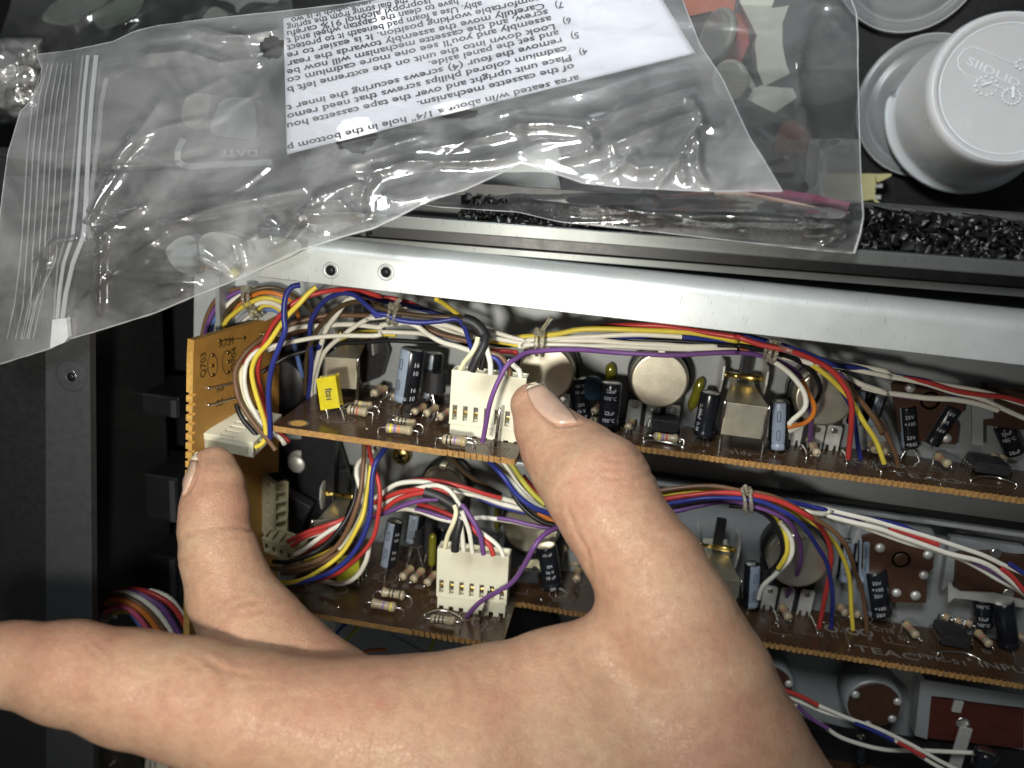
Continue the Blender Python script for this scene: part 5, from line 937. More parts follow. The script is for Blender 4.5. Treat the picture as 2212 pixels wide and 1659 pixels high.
def surface_nets(fun, lo, hi, h):
    n = np.ceil((np.array(hi)-lo)/h).astype(int)+1
    ax = [lo[i]+h*np.arange(n[i]) for i in range(3)]
    G = np.stack(np.meshgrid(*ax, indexing='ij'), -1).reshape(-1, 3); D = np.concatenate([fun(c) for c in np.array_split(G, 16)]).reshape(n)
    sg = D < 0
    cell = np.zeros(n-1, int); 
    for i in (0, 1):
        for j in (0, 1):
            for k in (0, 1): cell += sg[i:n[0]-1+i, j:n[1]-1+j, k:n[2]-1+k]
    act = (cell > 0) & (cell < 8); idx = -np.ones(n-1, int); ids = np.argwhere(act); idx[act] = np.arange(len(ids))
    acc = np.zeros((len(ids), 3)); cnt = np.zeros(len(ids))
    corners = [(i, j, k) for i in (0, 1) for j in (0, 1) for k in (0, 1)]
    for a in corners:
        for ax_ in range(3):
            if a[ax_]: continue
            b = list(a); b[ax_] = 1; ia = ids+a; ib = ids+b
            da = D[ia[:, 0], ia[:, 1], ia[:, 2]]; db = D[ib[:, 0], ib[:, 1], ib[:, 2]]; x = (da < 0) != (db < 0)
            t = np.where(x, da/np.where(x, da-db, 1), 0); p = ids+np.array(a, float); p[:, ax_] += t
            acc[x] += p[x]; cnt[x] += 1
    vs = np.array(lo)+h*acc/cnt[:, None]
    fs = []
    for ax_ in range(3):
        o1, o2 = [(1, 2), (2, 0), (0, 1)][ax_]
        sl = [slice(None)]*3; sl2 = [slice(None)]*3; sl[ax_] = slice(0, -1); sl2[ax_] = slice(1, None)
        x = sg[tuple(sl)] != sg[tuple(sl2)]; e = np.argwhere(x)
        e = e[(e[:, o1] > 0) & (e[:, o2] > 0) & (e[:, o1] < n[o1]-1) & (e[:, o2] < n[o2]-1)]
        d1 = np.zeros(3, int); d1[o1] = 1; d2 = np.zeros(3, int); d2[o2] = 1
        g = lambda c: idx[c[:, 0], c[:, 1], c[:, 2]]
        Q = np.stack([g(e-d1-d2), g(e-d2), g(e), g(e-d1)], 1); fl_ = ~sg[e[:, 0], e[:, 1], e[:, 2]]
        Q[fl_] = Q[fl_][:, ::-1]; fs.append(Q)
    return vs, np.concatenate(fs)
def skin_mat():
    M = bpy.data.materials.new('skin'); M.use_nodes = True; nt = M.node_tree; N = nt.nodes; L = nt.links; p = N['Principled BSDF']; I = p.inputs
    I['Roughness'].default_value = .45; I['Subsurface Weight'].default_value = .35; I['Subsurface Radius'].default_value = (.20, .08, .05); I['Specular IOR Level'].default_value = .4
    tc = N.new('ShaderNodeTexCoord')
    def nz(sc, det=5, ro=.6, vec=None):
        n_ = N.new('ShaderNodeTexNoise'); n_.inputs['Scale'].default_value = sc; n_.inputs['Detail'].default_value = det; n_.inputs['Roughness'].default_value = ro; L.new(vec or tc.outputs['Object'], n_.inputs['Vector']); return n_
    a = nz(.75); r = N.new('ShaderNodeValToRGB'); e = r.color_ramp.elements
    e[0].position = .33; e[0].color = (.48, .272, .182, 1); e[1].position = .68; e[1].color = (.525, .36, .235, 1); k = e.new(.52); k.color = (.505, .315, .208, 1)
    L.new(a.outputs['Fac'], r.inputs['Fac'])
    b = nz(4.5, 6, .7); r2 = N.new('ShaderNodeValToRGB'); r2.color_ramp.elements[0].color = (.84, .78, .76, 1); r2.color_ramp.elements[1].color = (1.06, 1.05, 1.04, 1); r2.color_ramp.elements[0].position = .35; r2.color_ramp.elements[1].position = .6
    L.new(b.outputs['Fac'], r2.inputs['Fac'])
    mx = N.new('ShaderNodeMix'); mx.data_type = 'RGBA'; mx.blend_type = 'MULTIPLY'; mx.inputs[0].default_value = .7; L.new(r.outputs['Color'], mx.inputs[6]); L.new(r2.outputs['Color'], mx.inputs[7])
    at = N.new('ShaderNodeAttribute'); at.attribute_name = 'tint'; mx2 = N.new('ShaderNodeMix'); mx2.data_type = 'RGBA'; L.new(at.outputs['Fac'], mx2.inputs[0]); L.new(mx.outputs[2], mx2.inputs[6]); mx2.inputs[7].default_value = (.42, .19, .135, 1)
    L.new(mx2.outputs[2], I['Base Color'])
    # fine skin relief: cells stretched across the finger plus pores
    vo = N.new('ShaderNodeTexVoronoi'); vo.inputs['Scale'].default_value = 11; vo.feature = 'DISTANCE_TO_EDGE'
    mp = N.new('ShaderNodeMapping'); mp.inputs['Rotation'].default_value = (0, 0, .6); mp.inputs['Scale'].default_value = (1, 1.6, 1); d_ = nz(3, 3)
    ad = N.new('ShaderNodeVectorMath'); ad.operation = 'ADD'; sc = N.new('ShaderNodeVectorMath'); sc.operation = 'SCALE'; sc.inputs['Scale'].default_value = .3
    L.new(d_.outputs['Color'], sc.inputs[0]); L.new(tc.outputs['Object'], ad.inputs[0]); L.new(sc.outputs[0], ad.inputs[1]); L.new(ad.outputs[0], mp.inputs['Vector']); L.new(mp.outputs['Vector'], vo.inputs['Vector'])
    mr = N.new('ShaderNodeMapRange'); mr.inputs['From Max'].default_value = .12; L.new(vo.outputs['Distance'], mr.inputs['Value'])
    f = nz(26, 4); s_ = N.new('ShaderNodeMath'); s_.operation = 'MULTIPLY_ADD'; s_.inputs[1].default_value = .55; L.new(f.outputs['Fac'], s_.inputs[0]); L.new(mr.outputs['Result'], s_.inputs[2])
    bp = N.new('ShaderNodeBump'); bp.inputs['Strength'].default_value = .55; bp.inputs['Distance'].default_value = .015; L.new(s_.outputs[0], bp.inputs['Height']); L.new(bp.outputs['Normal'], I['Normal'])
    return M
_all = THUMB+WEB+PALM+INDEX+MIDDLE; HLO = np.min([c-r for c, r in _all], 0)-.4; HHI = np.max([c+r for c, r in _all], 0)+.4; HLO[1] = max(HLO[1], -13.5)
vs, fs = surface_nets(hand_field, HLO, HHI, .095)
def grad(P, h=.02):
    return np.stack([hand_field(P+d)-hand_field(P-d) for d in (V(h, 0, 0), V(0, h, 0), V(0, 0, h))], 1)/(2*h)
for _ in range(2): vs = vs-grad(vs)*hand_field(vs)[:, None]
def project_px(P):
    Q = P-CAM; d = Q@CF; return np.stack([CX+FPX*(Q@CR)/d, CY-FPX*(Q@CU)/d], 1)
me = bpy.data.meshes.new('h0'); me.from_pydata(vs.tolist(), [], fs.tolist()); me.update()
_o = bpy.data.objects.new('h0', me); COL.objects.link(_o); _m = _o.modifiers.new('s', 'SUBSURF'); _m.levels = 1; _m.render_levels = 1
me2 = bpy.data.meshes.new_from_object(_o.evaluated_get(bpy.context.evaluated_depsgraph_get())); bpy.data.objects.remove(_o)
nv_ = len(me2.vertices); vs = np.zeros(nv_*3); me2.vertices.foreach_get('co', vs); vs = vs.reshape(-1, 3)
nor = grad(vs); nor /= np.linalg.norm(nor, axis=1)[:, None]; px = project_px(vs); front = np.einsum('ij,ij->i', nor, CAM-vs) > 0
def sd(P, poly):
    best = np.full(len(P), 1e9)
    for a, b in zip(poly[:-1], poly[1:]):
        a = np.array(a); b = np.array(b); ab = b-a; t = np.clip(((P-a)@ab)/max(ab@ab, 1e-6), 0, 1); best = np.minimum(best, np.linalg.norm(P-a-t[:, None]*ab, axis=1))
    return best
def qn(s_): tk = s_.split(); return [q(tk[0], *map(float, p.split(','))) for p in tk[1:]]
CREASES = [('N 296,262 330,338 382,393 438,430 487,457 560,456 630,446', .09, 3.6), ('O 302,240 293,335 268,412 226,490', .07, 3.6), ('N 470,920 492,875 530,832 610,803 725,790', .035, 4.5), ('N 790,800 880,805 980,792 1085,782', .045, 5), ('N 640,665 610,720 590,770', .02, 4), ('N 880,655 950,640 1010,655', .04, 4.5), ('N 820,690 900,700 1000,690', .03, 4), ('N 800,740 900,760 1030,735', .035, 4.5), ('N 850,620 930,610 985,620', .025, 4),
 ('N 540,935 640,985 730,975 800,960 900,968', .022, 4), ('N 480,1000 540,1010 600,1100', .02, 4), ('N 560,1010 610,1150 680,1270 705,1400', .045, 6), ('N 640,1000 690,1120 735,1230', .02, 4), ('N 620,1170 690,1290', .02, 4), ('N 445,1005 500,990 560,975', .035, 5), ('N 900,850 1000,870 1100,880', .018, 4), ('N 870,900 980,920 1120,930', .015, 4),
 ('N 300,600 330,760 420,830', .012, 4), ('N 240,400 260,560 280,680', .01, 4), ('N 400,640 440,760', .012, 4), ('N 520,560 560,600', .012, 4),
 ('O 225,745 300,728 400,712 520,696 600,705 645,725', .05, 5.5), ('O 240,770 330,752 430,742', .02, 4), ('O 260,700 350,690 430,680', .015, 4), ('O 470,790 560,770 650,775', .015, 4), ('O 190,930 260,900 330,905', .02, 4.5), ('O 230,950 330,930 420,940', .015, 4), ('O 480,1250 600,1205 680,1195', .03, 6), ('O 500,1280 620,1270 720,1250', .03, 6), ('O 400,1200 500,1170 560,1160', .015, 4),
 ('L 560,720 640,770 700,850 690,930', .02, 5), ('L 680,700 760,760 830,830 860,900', .022, 5), ('L 760,680 850,740 930,820', .018, 5), ('L 900,840 1000,900 1130,930', .02, 5), ('L 1650,830 1740,880 1790,930 1770,990', .05, 8), ('L 1780,880 1850,920 1960,930', .03, 6), ('L 1400,800 1500,840 1600,900', .018, 5), ('L 300,620 380,660 420,740', .015, 5), ('L 180,600 250,650 280,720', .015, 5),
 ('M 0,720 150,690 300,700', .02, 6), ('M 250,800 420,760 600,770', .02, 6), ('M 900,640 1050,600 1200,620', .02, 6), ('M 1500,560 1540,640 1550,760', .025, 8), ('M 1580,540 1650,620 1700,700', .02, 7)]
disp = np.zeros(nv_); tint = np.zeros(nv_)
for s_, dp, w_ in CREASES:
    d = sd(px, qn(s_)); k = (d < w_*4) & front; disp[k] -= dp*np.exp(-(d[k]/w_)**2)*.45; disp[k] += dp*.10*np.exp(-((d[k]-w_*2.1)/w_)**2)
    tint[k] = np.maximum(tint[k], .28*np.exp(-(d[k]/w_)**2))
# knuckle, joint and tendon swells
for (c_, x, y, r_, h_) in (('N', 900, 700, 95, .06), ('N', 1020, 780, 60, .05), ('O', 300, 850, 80, .05), ('L', 640, 700, 120, .07), ('L', 300, 1050, 110, .05), ('M', 300, 900, 130, .05), ('L', 1500, 1000, 160, .06)):
    d = np.linalg.norm(px-np.array(q(c_, x, y)), axis=1); k = front & (d < r_*2.5); disp[k] += h_*np.exp(-(d[k]/r_)**2)
for (c_, x, y, r_, t_) in (('N', 920, 690, 60, .35), ('N', 300, 330, 50, .25), ('N', 560, 1050, 60, .3), ('O', 560, 600, 50, .4), ('O', 380, 560, 50, .25), ('L', 800, 700, 80, .35), ('L', 250, 650, 90, .35), ('L', 1780, 920, 50, .4), ('M', 330, 740, 90, .3), ('M', 1015, 800, 18, .7), ('M', 1000, 760, 40, .3), ('L', 1750, 545, 8, .6), ('M', 800, 600, 110, .2)):  # redness of the joints, plus shade of the upper finger edges as colour
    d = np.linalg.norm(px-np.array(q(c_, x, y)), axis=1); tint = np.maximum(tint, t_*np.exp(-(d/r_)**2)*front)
fine = np.array([mnoise.fractal(Vector(v_*np.array((1.7, 1.7, 1.7))), 1.0, 2.1, 4) for v_ in vs]); disp += fine*.010
vs = vs+nor*disp[:, None]; me2.vertices.foreach_set('co', vs.ravel()); me2.polygons.foreach_set('use_smooth', [True]*len(me2.polygons))
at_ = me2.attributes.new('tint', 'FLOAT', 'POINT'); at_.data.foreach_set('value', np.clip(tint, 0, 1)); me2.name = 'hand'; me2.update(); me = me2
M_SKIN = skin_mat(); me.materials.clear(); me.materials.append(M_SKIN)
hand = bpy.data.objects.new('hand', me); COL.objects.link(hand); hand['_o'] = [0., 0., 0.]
tag(hand, 'bare hand reaching in with thumb on one white plug and middle finger on another', 'hand')

hand_bvh = BVHTree.FromPolygons([tuple(v_) for v_ in vs], [tuple(p_.vertices) for p_ in me.polygons])
def onhand(px_, py_, d0):
    r = ray(px_, py_); h_ = hand_bvh.ray_cast(Vector(CAM), Vector(r).normalized(), 40)
    if h_[0] is None: h_ = hand_bvh.find_nearest(Vector(WD(px_, py_, d0)))
    return np.array(h_[0]), np.array(h_[1])
M_NAIL = mat('nail', (.56, .36, .27), .2, 0, var=.06, vscale=4, sss=.3, coat=.4); M_NAILTIP = mat('nail_tip', (.62, .54, .40), .32, 0, var=.05, vscale=4)
def nail(c, e0, e1, tipn, d0, crown, label):
    """e0, e1: the two sides of the nail from tip to cuticle"""
    n = 15; A_2, B_2 = resample_(e0, c, n), resample_(e1, c, n); m_ = 11; vs_ = []
    for i in range(n):
        for j in range(m_):
            t = j/(m_-1); p_ = A_2[i]*(1-t)+B_2[i]*t
            sg_ = i/(n-1); bow = (1-2*t)**2
            P_, N_ = onhand(*p_, d0); side = 1-bow**2; vs_.append(P_+N_*(.004+crown*side*(1 if sg_ < .8 else (1-sg_)/.2*.9+.1)))
    idx = np.arange(n*m_).reshape(n, m_); mb = MB()
    for lo, hi, mm in ((0, tipn, M_NAILTIP), (tipn, n-1, M_NAIL)):
        F = np.stack([idx[lo:hi, :-1], idx[lo:hi, 1:], idx[lo+1:hi+1, 1:], idx[lo+1:hi+1, :-1]], -1).reshape(-1, 4); mb.add(vs_, F.tolist(), mm, True)
    o = mb.build('nail', hand); md = o.modifiers.new('s', 'SOLIDIFY'); md.thickness = .03; md.offset = 0; return o
def resample_(s_, c, n):
    P_ = np.array([q(c, *map(float, p.split(','))) for p in s_.split()]); d = np.r_[0, np.cumsum(np.linalg.norm(np.diff(P_, axis=0), axis=1))]; t = np.linspace(0, d[-1], n); return np.stack([np.interp(t, d, P_[:, i]) for i in (0, 1)], 1)
nail('N', '300,178 285,215 300,270 335,340 385,395 440,430 485,452', '372,150 420,195 465,245 520,305 570,360 605,405 622,440', 2, 18.4, .045, 'thumb')
nail('O', '236,196 212,240 200,320 198,400 203,500', '272,190 298,245 288,330 262,405 222,480', 4, 18.9, .03, 'middle')
# ------------------------------------------------------------------ bags, paper, cups and bits behind the deck
CROP.update(S=(0,0,.7233), Q=(900,500,.6329), R=(2200,600,.8282), T=(0,300,.7233), V=(2600,0,.3617), X=(3600,100,.2411))
def film_mat(name, haze0, haze1, tint=(.86, .87, .87), rough=.055, sc=.30):
    M = bpy.data.materials.new(name); M.use_nodes = True; nt = M.node_tree; N = nt.nodes; L = nt.links; N.remove(N['Principled BSDF']); out = N['Material Output']
    tr = N.new('ShaderNodeBsdfTransparent'); tr.inputs[0].default_value = (.96, .965, .97, 1); df = N.new('ShaderNodeBsdfDiffuse'); df.inputs[0].default_value = (*tint, 1)
    gl = N.new('ShaderNodeBsdfGlossy'); gl.inputs['Roughness'].default_value = rough; tc = N.new('ShaderNodeTexCoord')
    nz = N.new('ShaderNodeTexNoise'); nz.inputs['Scale'].default_value = sc; nz.inputs['Detail'].default_value = 7; nz.inputs['Roughness'].default_value = .62; nz.inputs['Distortion'].default_value = .8; L.new(tc.outputs['Object'], nz.inputs['Vector'])
    mr = N.new('ShaderNodeMapRange'); mr.inputs['From Min'].default_value = .38; mr.inputs['From Max'].default_value = .66; mr.inputs['To Min'].default_value = haze0; mr.inputs['To Max'].default_value = haze1; L.new(nz.outputs['Fac'], mr.inputs['Value'])
    m1 = N.new('ShaderNodeMixShader'); L.new(mr.outputs['Result'], m1.inputs[0]); L.new(tr.outputs[0], m1.inputs[1]); L.new(df.outputs[0], m1.inputs[2])
    lw = N.new('ShaderNodeLayerWeight'); lw.inputs['Blend'].default_value = .38; sc_ = N.new('ShaderNodeMath'); sc_.operation = 'MULTIPLY'; sc_.inputs[1].default_value = 2.6; L.new(lw.outputs['Fresnel'], sc_.inputs[0])
    n2 = N.new('ShaderNodeTexNoise'); n2.inputs['Scale'].default_value = 3.2; n2.inputs['Detail'].default_value = 5; L.new(tc.outputs['Object'], n2.inputs['Vector']); b = N.new('ShaderNodeBump'); b.inputs['Strength'].default_value = .03; b.inputs['Distance'].default_value = .05; L.new(n2.outputs['Fac'], b.inputs['Height']); L.new(b.outputs['Normal'], gl.inputs['Normal'])
    g2 = N.new('ShaderNodeBsdfGlossy'); g2.inputs['Roughness'].default_value = .32; mg = N.new('ShaderNodeMixShader'); mg.inputs[0].default_value = .24; L.new(gl.outputs[0], mg.inputs[1]); L.new(g2.outputs[0], mg.inputs[2])
    m2 = N.new('ShaderNodeMixShader'); L.new(sc_.outputs[0], m2.inputs[0]); L.new(m1.outputs[0], m2.inputs[1]); L.new(mg.outputs[0], m2.inputs[2]); L.new(m2.outputs[0], out.inputs['Surface'])
    return M
M_FILM1 = film_mat('bag_film', .055, .24); M_FILM2 = film_mat('bag_film_back', .03, .12); M_FILM3 = film_mat('thin_bag_film', .02, .10)
M_SEAM = mat('film_seam', (.72, .74, .75), .18, 0, alpha=.38); M_ZIP = mat('zip_track', (.62, .65, .67), .25, 0, alpha=.42); M_RIB = mat('zip_rib', (.7, .73, .75), .2, 0, alpha=.16); M_HAZEPRINT = mat('white_print', (.75, .77, .77), .5, 0, alpha=.30)
M_PALE = mat('pale_plastic', (.40, .42, .38), .4, 0, var=.05, vscale=1, sss=.2); M_ZSTRIPE = mat('purple_strip', (.09, .018, .045), .55, 0, alpha=.85); M_ZSTRIPE2 = mat('peach_strip', (.42, .30, .23), .35, 0, alpha=.45)
def resample(poly, n):
    P = np.array(poly, float); d = np.r_[0, np.cumsum(np.linalg.norm(np.diff(P, axis=0), axis=1))]; t = np.linspace(0, d[-1], n); return np.stack([np.interp(t, d, P[:, i]) for i in (0, 1)], 1)
def seg_dist(P, poly):
    best = np.full(len(P), 1e9)
    for a, b in zip(poly[:-1], poly[1:]):
        a = np.array(a); b = np.array(b); ab = b-a; t = np.clip(((P-a)@ab)/max(ab@ab, 1e-6), 0, 1); best = np.minimum(best, np.linalg.norm(P-a-t[:, None]*ab, axis=1))
    return best
def Wv(P, z):
    r = ((P[:, 0]-CX)/FPX)[:, None]*CR+((CY-P[:, 1])/FPX)[:, None]*CU+CF; return CAM+r*((z-CAM[2])/r[:, 2])[:, None]
def fbm(P, sc, seed, oct=4, ax=(1, 1), rot=0.0):
    c, s_ = math.cos(rot), math.sin(rot); o = np.zeros(len(P))
    for i, (x, y) in enumerate(P):
        u = (x*c+y*s_)*ax[0]*sc; v = (-x*s_+y*c)*ax[1]*sc; o[i] = mnoise.fractal(Vector((u, v, seed)), .9, 2.0, oct)
    return o
def sheet(name, parent, top, bottom, left, right, nu, nv, zf, ridges, m, noise=.05, seed=0., holes=(), dz=0.0, fold=.07, rot=.25):
    T, B, Lf, Rt = resample(top, nu), resample(bottom, nu), resample(left, nv), resample(right, nv)
    u = np.linspace(0, 1, nu)[None, :, None]; v = np.linspace(0, 1, nv)[:, None, None]
    P = (1-v)*T[None]+v*B[None]+(1-u)*Lf[:, None]+u*Rt[:, None]-((1-u)*(1-v)*T[0]+u*(1-v)*T[-1]+(1-u)*v*B[0]+u*v*B[-1]); P = P.reshape(-1, 2)
    z = zf(P[:, 0], P[:, 1])+dz; Q0 = Wv(P, z); xy = Q0[:, :2]
    edge = np.clip(np.minimum(np.minimum(np.tile(u[0, :, 0], nv), 1-np.tile(u[0, :, 0], nv)), np.minimum(np.repeat(v[:, 0, 0], nu), 1-np.repeat(v[:, 0, 0], nu)))*14, .15, 1)
    h = noise*fbm(xy, .55, seed, 3)+fold*np.maximum(0, 1-np.abs(fbm(xy, .42, seed+9, 3, (.5, 1.6), rot))*4.5)*np.clip(fbm(xy, .25, seed+3, 2)*2+.3, 0, 1)+.004*fbm(xy, 2.6, seed+5, 3)
    for (pl, hh, wpx) in ridges:
        d = seg_dist(P, pl); near = d < wpx*4
        h[near] += 1.35*hh*np.maximum(0, 1-d[near]/(wpx*3.4))**1.5 if hh < .3 else 1.6*hh*np.exp(-(d[near]/(wpx*1.5))**2)
    Q1 = Wv(P, z+h*edge); idx = np.arange(nu*nv).reshape(nv, nu); F = np.stack([idx[:-1, :-1], idx[1:, :-1], idx[1:, 1:], idx[:-1, 1:]], -1).reshape(-1, 4)
    if holes:
        c = P[F].mean(1); keep = np.ones(len(F), bool)
        for (hx, hy, rx, ry) in holes:
            a = np.arctan2((c[:, 1]-hy)/ry, (c[:, 0]-hx)/rx); rr = 1+.07*np.sin(a*5+hx)+.05*np.sin(a*11+1); keep &= ((c[:, 0]-hx)/rx)**2+((c[:, 1]-hy)/ry)**2 > rr**2
        F = F[keep]
    mb = MB(); mb.add(Q1, F.tolist(), m, True); return mb.build(name, parent)
def qs(*segs):
    out = []
    for s_ in segs:
        tk = s_.split(); out += [q(tk[0], *map(float, p.split(','))) for p in tk[1:]]
    return out
def strip(name, parent, pts, zf, wpx, m, lift=.03, th=.02):
    """flat ribbon lying on a sheet"""
    P = resample(pts, max(6, int(len(pts)*8))); T = np.gradient(P, axis=0); T /= np.linalg.norm(T, axis=1)[:, None]; Nn = np.stack([-T[:, 1], T[:, 0]], 1); vs = []
    for s_ in (-.5, .5): vs.append(Wv(P+Nn*wpx*s_, zf(P[:, 0], P[:, 1])+lift))
    n = len(P); vs = np.concatenate(vs+[vs[0]-V(0, 0, th), vs[1]-V(0, 0, th)]); mb = MB()
    f = []; 
    for i in range(n-1): f += [(i, i+1, n+i+1, n+i), (i, 2*n+i, 2*n+i+1, i+1), (n+i, n+i+1, 3*n+i+1, 3*n+i)]
    mb.add(vs, f, m); return mb.build(name, parent)
def cord(name, parent, pts, zf, r, m, lift=.03):
    P = resample(pts, max(8, len(pts)*6)); mb = MB(); mb.tube(Wv(P, zf(P[:, 0], P[:, 1])+lift), [r*(.75+.6*mnoise.noise(Vector((i*.37, P[0, 0], 0)))) for i in range(len(P))], m, 6); return mb.build(name, parent)
# ---------------- front bag
def z1(x, y):
    y = np.asarray(y, float)+0*np.asarray(x, float); return np.interp(y, [-80, 0, 150, 300, 420, 520, 800], [2.2, 2.7, 4.0, 5.2, 5.9, 6.3, 6.4])
top1 = [(80, 118), (160, 108), (244, 90), (290, 68), (337, 56), (440, 42), (603, 25), (734, 10), (870, -12), (1100, -50), (1455, -60)]
left1 = [(80, 118), (91, 150), (88, 176), (76, 202), (55, 231), (44, 240), (38, 261), (17, 331), (5, 421), (-6, 520), (-14, 650), (-18, 796)]
bot1 = [(-18, 796), (0, 786), (60, 768), (112, 751), (150, 732), (202, 717), (270, 696), (337, 675), (421, 639), (494, 611), (560, 582), (640, 542), (700, 524), (744, 510), (810, 492), (869, 463), (930, 432), (1001, 411), (1060, 384), (1126, 353), (1200, 375), (1262, 396), (1340, 404), (1412, 408), (1525, 413), (1690, 413)]
right1 = [(1455, -60), (1474, 0), (1513, 98), (1560, 169), (1618, 295), (1650, 345), (1690, 413)]
R1 = [(qs('Q 420,520 500,470 580,430 740,370 800,345'), .16, 7), (qs('Q 420,545 560,470 700,455'), .14, 7), (qs('Q 440,548 640,540 815,535'), .20, 6), (qs('Q 690,480 760,500 815,532'), .14, 9), (qs('Q 828,440 840,380 900,312 915,270 990,255 1110,215 1255,215'), .20, 6),
      (qs('c 70,960 300,950 560,980 640,1040 648,1115'), .20, 7), (qs('c 600,1400 800,1310 900,1240 970,1190'), .16, 6), (qs('c 900,1240 1000,1295 1155,1280'), .15, 8), (qs('c 1150,1440 1260,1280 1310,1240 1370,1120 1450,1000 1500,940 1460,830 1420,770'), .20, 5), (qs('c 1310,1250 1340,1310 1362,1375'), .12, 5), (qs('c 1460,1040 1460,1300 1500,1370 1560,1462'), .16, 5), (qs('c 1500,950 1580,985 1640,990'), .12, 6),
      (qs('c -60,880 300,790 700,680 1000,600'), .10, 9), (qs('c 100,880 400,900 700,920'), .10, 8), (qs('c 650,920 1000,800 1450,660'), .12, 8), (qs('c 380,1210 700,1150 1000,1030 1300,900 1480,850'), .12, 7),
      (qs('T 480,770 600,520 720,320'), .10, 6), (qs('T 470,790 620,560 760,300 860,150'), .08, 8), (qs('T 560,860 700,760 760,720'), .10, 8), (qs('T 540,1290 545,1000 550,900 520,860'), .12, 6), (qs('T 160,1030 300,900 420,880'), .12, 6), (qs('T 100,1330 220,1150 250,1000'), .10, 8),
      (qs('T 1085,1000 1200,1060 1255,1105'), .16, 5), (qs('T 1090,985 1120,1010 1085,1040'), .14, 6), (qs('T 1270,920 1300,1030'), .14, 6), (qs('T 1455,830 1490,920 1540,900 1620,790'), .18, 7), (qs('T 860,1130 1000,1120 1130,1160'), .12, 6), (qs('T 870,1215 950,1190 1000,1160'), .10, 5), (qs('T 960,1190 985,1180 1005,1200'), .12, 4),
      (qs('S 800,300 1000,280 1100,310 1190,340 1400,318'), .12, 8), (qs('S 900,150 1050,130 1200,170 1330,200 1480,170'), .22, 10), (qs('S 1040,150 1090,175 1200,200 1320,195'), .10, 5), (qs('T 880,820 1100,740 1300,690 1659,610'), .12, 7), (qs('T 920,790 1200,800 1400,760 1600,720'), .08, 8), (qs('Q 760,240 1000,180 1300,130 1600,60 1800,10'), .10, 7), (qs('Q 850,160 1000,110 1200,50'), .08, 7), (qs('Q 1300,215 1500,215 1700,200 1850,220 2200,180'), .10, 6), (qs('Q 970,460 1060,475 1190,465'), .08, 6)]
_r = np.random.RandomState(5)
for k_ in range(20):
    x_, y_ = _r.uniform(160, 1500), _r.uniform(330, 600)
    if y_ > 770-.42*x_+ (90 if x_ < 1000 else 60) and x_ < 1130: continue
    if x_ > 1130 and y_ > 395: continue
    a_ = _r.normal(-.32, .22); L_ = _r.uniform(120, 330); c_ = _r.normal(0, .25); R1.append(([(x_+L_*t*math.cos(a_+c_*t), y_+L_*t*math.sin(a_+c_*t)) for t in (-.5, -.2, .1, .5)], _r.uniform(.02, .06)*_r.choice([-1, 1]), _r.uniform(2.6, 5)))
for k_ in range(4):
    x_, y_ = _r.uniform(1180, 1600), _r.uniform(170, 400); a_ = _r.uniform(0, 3.1); L_ = _r.uniform(60, 190); R1.append(([(x_-L_*.5*math.cos(a_), y_-L_*.5*math.sin(a_)), (x_+L_*.5*math.cos(a_), y_+L_*.5*math.sin(a_))], _r.uniform(.02, .07)*_r.choice([-1, 1]), _r.uniform(3, 5)))
for k_ in range(10):
    x_, y_ = _r.uniform(200, 600), _r.uniform(80, 190); a_ = _r.normal(-.2, .5); L_ = _r.uniform(40, 130); R1.append(([(x_-L_*.5*math.cos(a_), y_-L_*.5*math.sin(a_)), (x_+L_*.5*math.cos(a_), y_+L_*.5*math.sin(a_))], _r.uniform(.02, .05)*_r.choice([-1, 1]), _r.uniform(3, 5)))
holes1 = [(*q('b', 780, 1045), 82*.281, 70*.281*1.9), (*q('b', 1570, 875), 150*.281, 42*.281), (*q('b', 1000, 150), 105*.281, 80*.281), (*q('b', 140, 365), 95*.281, 90*.281)]
holes1[0] = (*q('b', 780, 1045), 160*.281, 130*.281)
b1 = thing('zip_bag', W(700, 400, 5), 'clear zip bag in front, holding the printed paper, its lower edge over the flange', 'plastic bag')
sheet('front_film', b1, top1, bot1, left1, right1, 430, 190, z1, R1, M_FILM1, .06, 1.7, holes1, .12)
sheet('back_film', b1, top1, bot1, left1, right1, 150, 70, z1, [], M_FILM2, .10, 8.1, (), -.25, .06)
cord('seam', b1, bot1[1:20], z1, .028, M_SEAM, .02); cord('seam', b1, bot1[19:], z1, .02, M_SEAM, .05); cord('seam', b1, right1, z1, .016, M_SEAM, .05); cord('seam', b1, left1, z1, .014, M_SEAM, .05); cord('seam', b1, top1[:9], z1, .02, M_SEAM, .05)
zl = z1
for off, w_, m_ in ((0, 7, M_ZIP), (18, 9, M_ZIP), (-11, 3, M_RIB)):
    strip('zip_track', b1, [(x+off*k, y) for (x, y), k in zip(qs('T 478,-115 455,100 440,300 412,700 395,870 345,1020 322,1180 312,1320'), (1, 1, 1, 1.2, 1.3, 1.1, .8, .6))], zl, w_, m_, .22)
strip('zip_track', b1, qs('T 580,10 550,150 540,300 500,600 470,800 490,880'), zl, 9, M_RIB, .2)
for k, (xt, xm, xb_) in enumerate(((236, 140, 98), (262, 172, 145), (286, 205, 188), (315, 240, 175), (342, 268, 215), (366, 300, 240), (388, 335, 205))):
    cord('zip_rib', b1, qs(f'T {xt},-70 {xm+40},120 {xm+8},420 {xm-8},700 {xm-30},1000 {xb_-20},1250 {xb_-60},1430'), zl, .018, M_RIB, .2)
mb = MB(); mb.prism([W(*p, 6.62) for p in qs('T 285,1325 362,1318 372,1420 350,1450 272,1482')], (0, 0, -.12), mat('zip_end', (.66, .68, .69), .4, 0, var=.1, vscale=4, alpha=.8)); mb.build('zip_end', b1, bevel=.03)
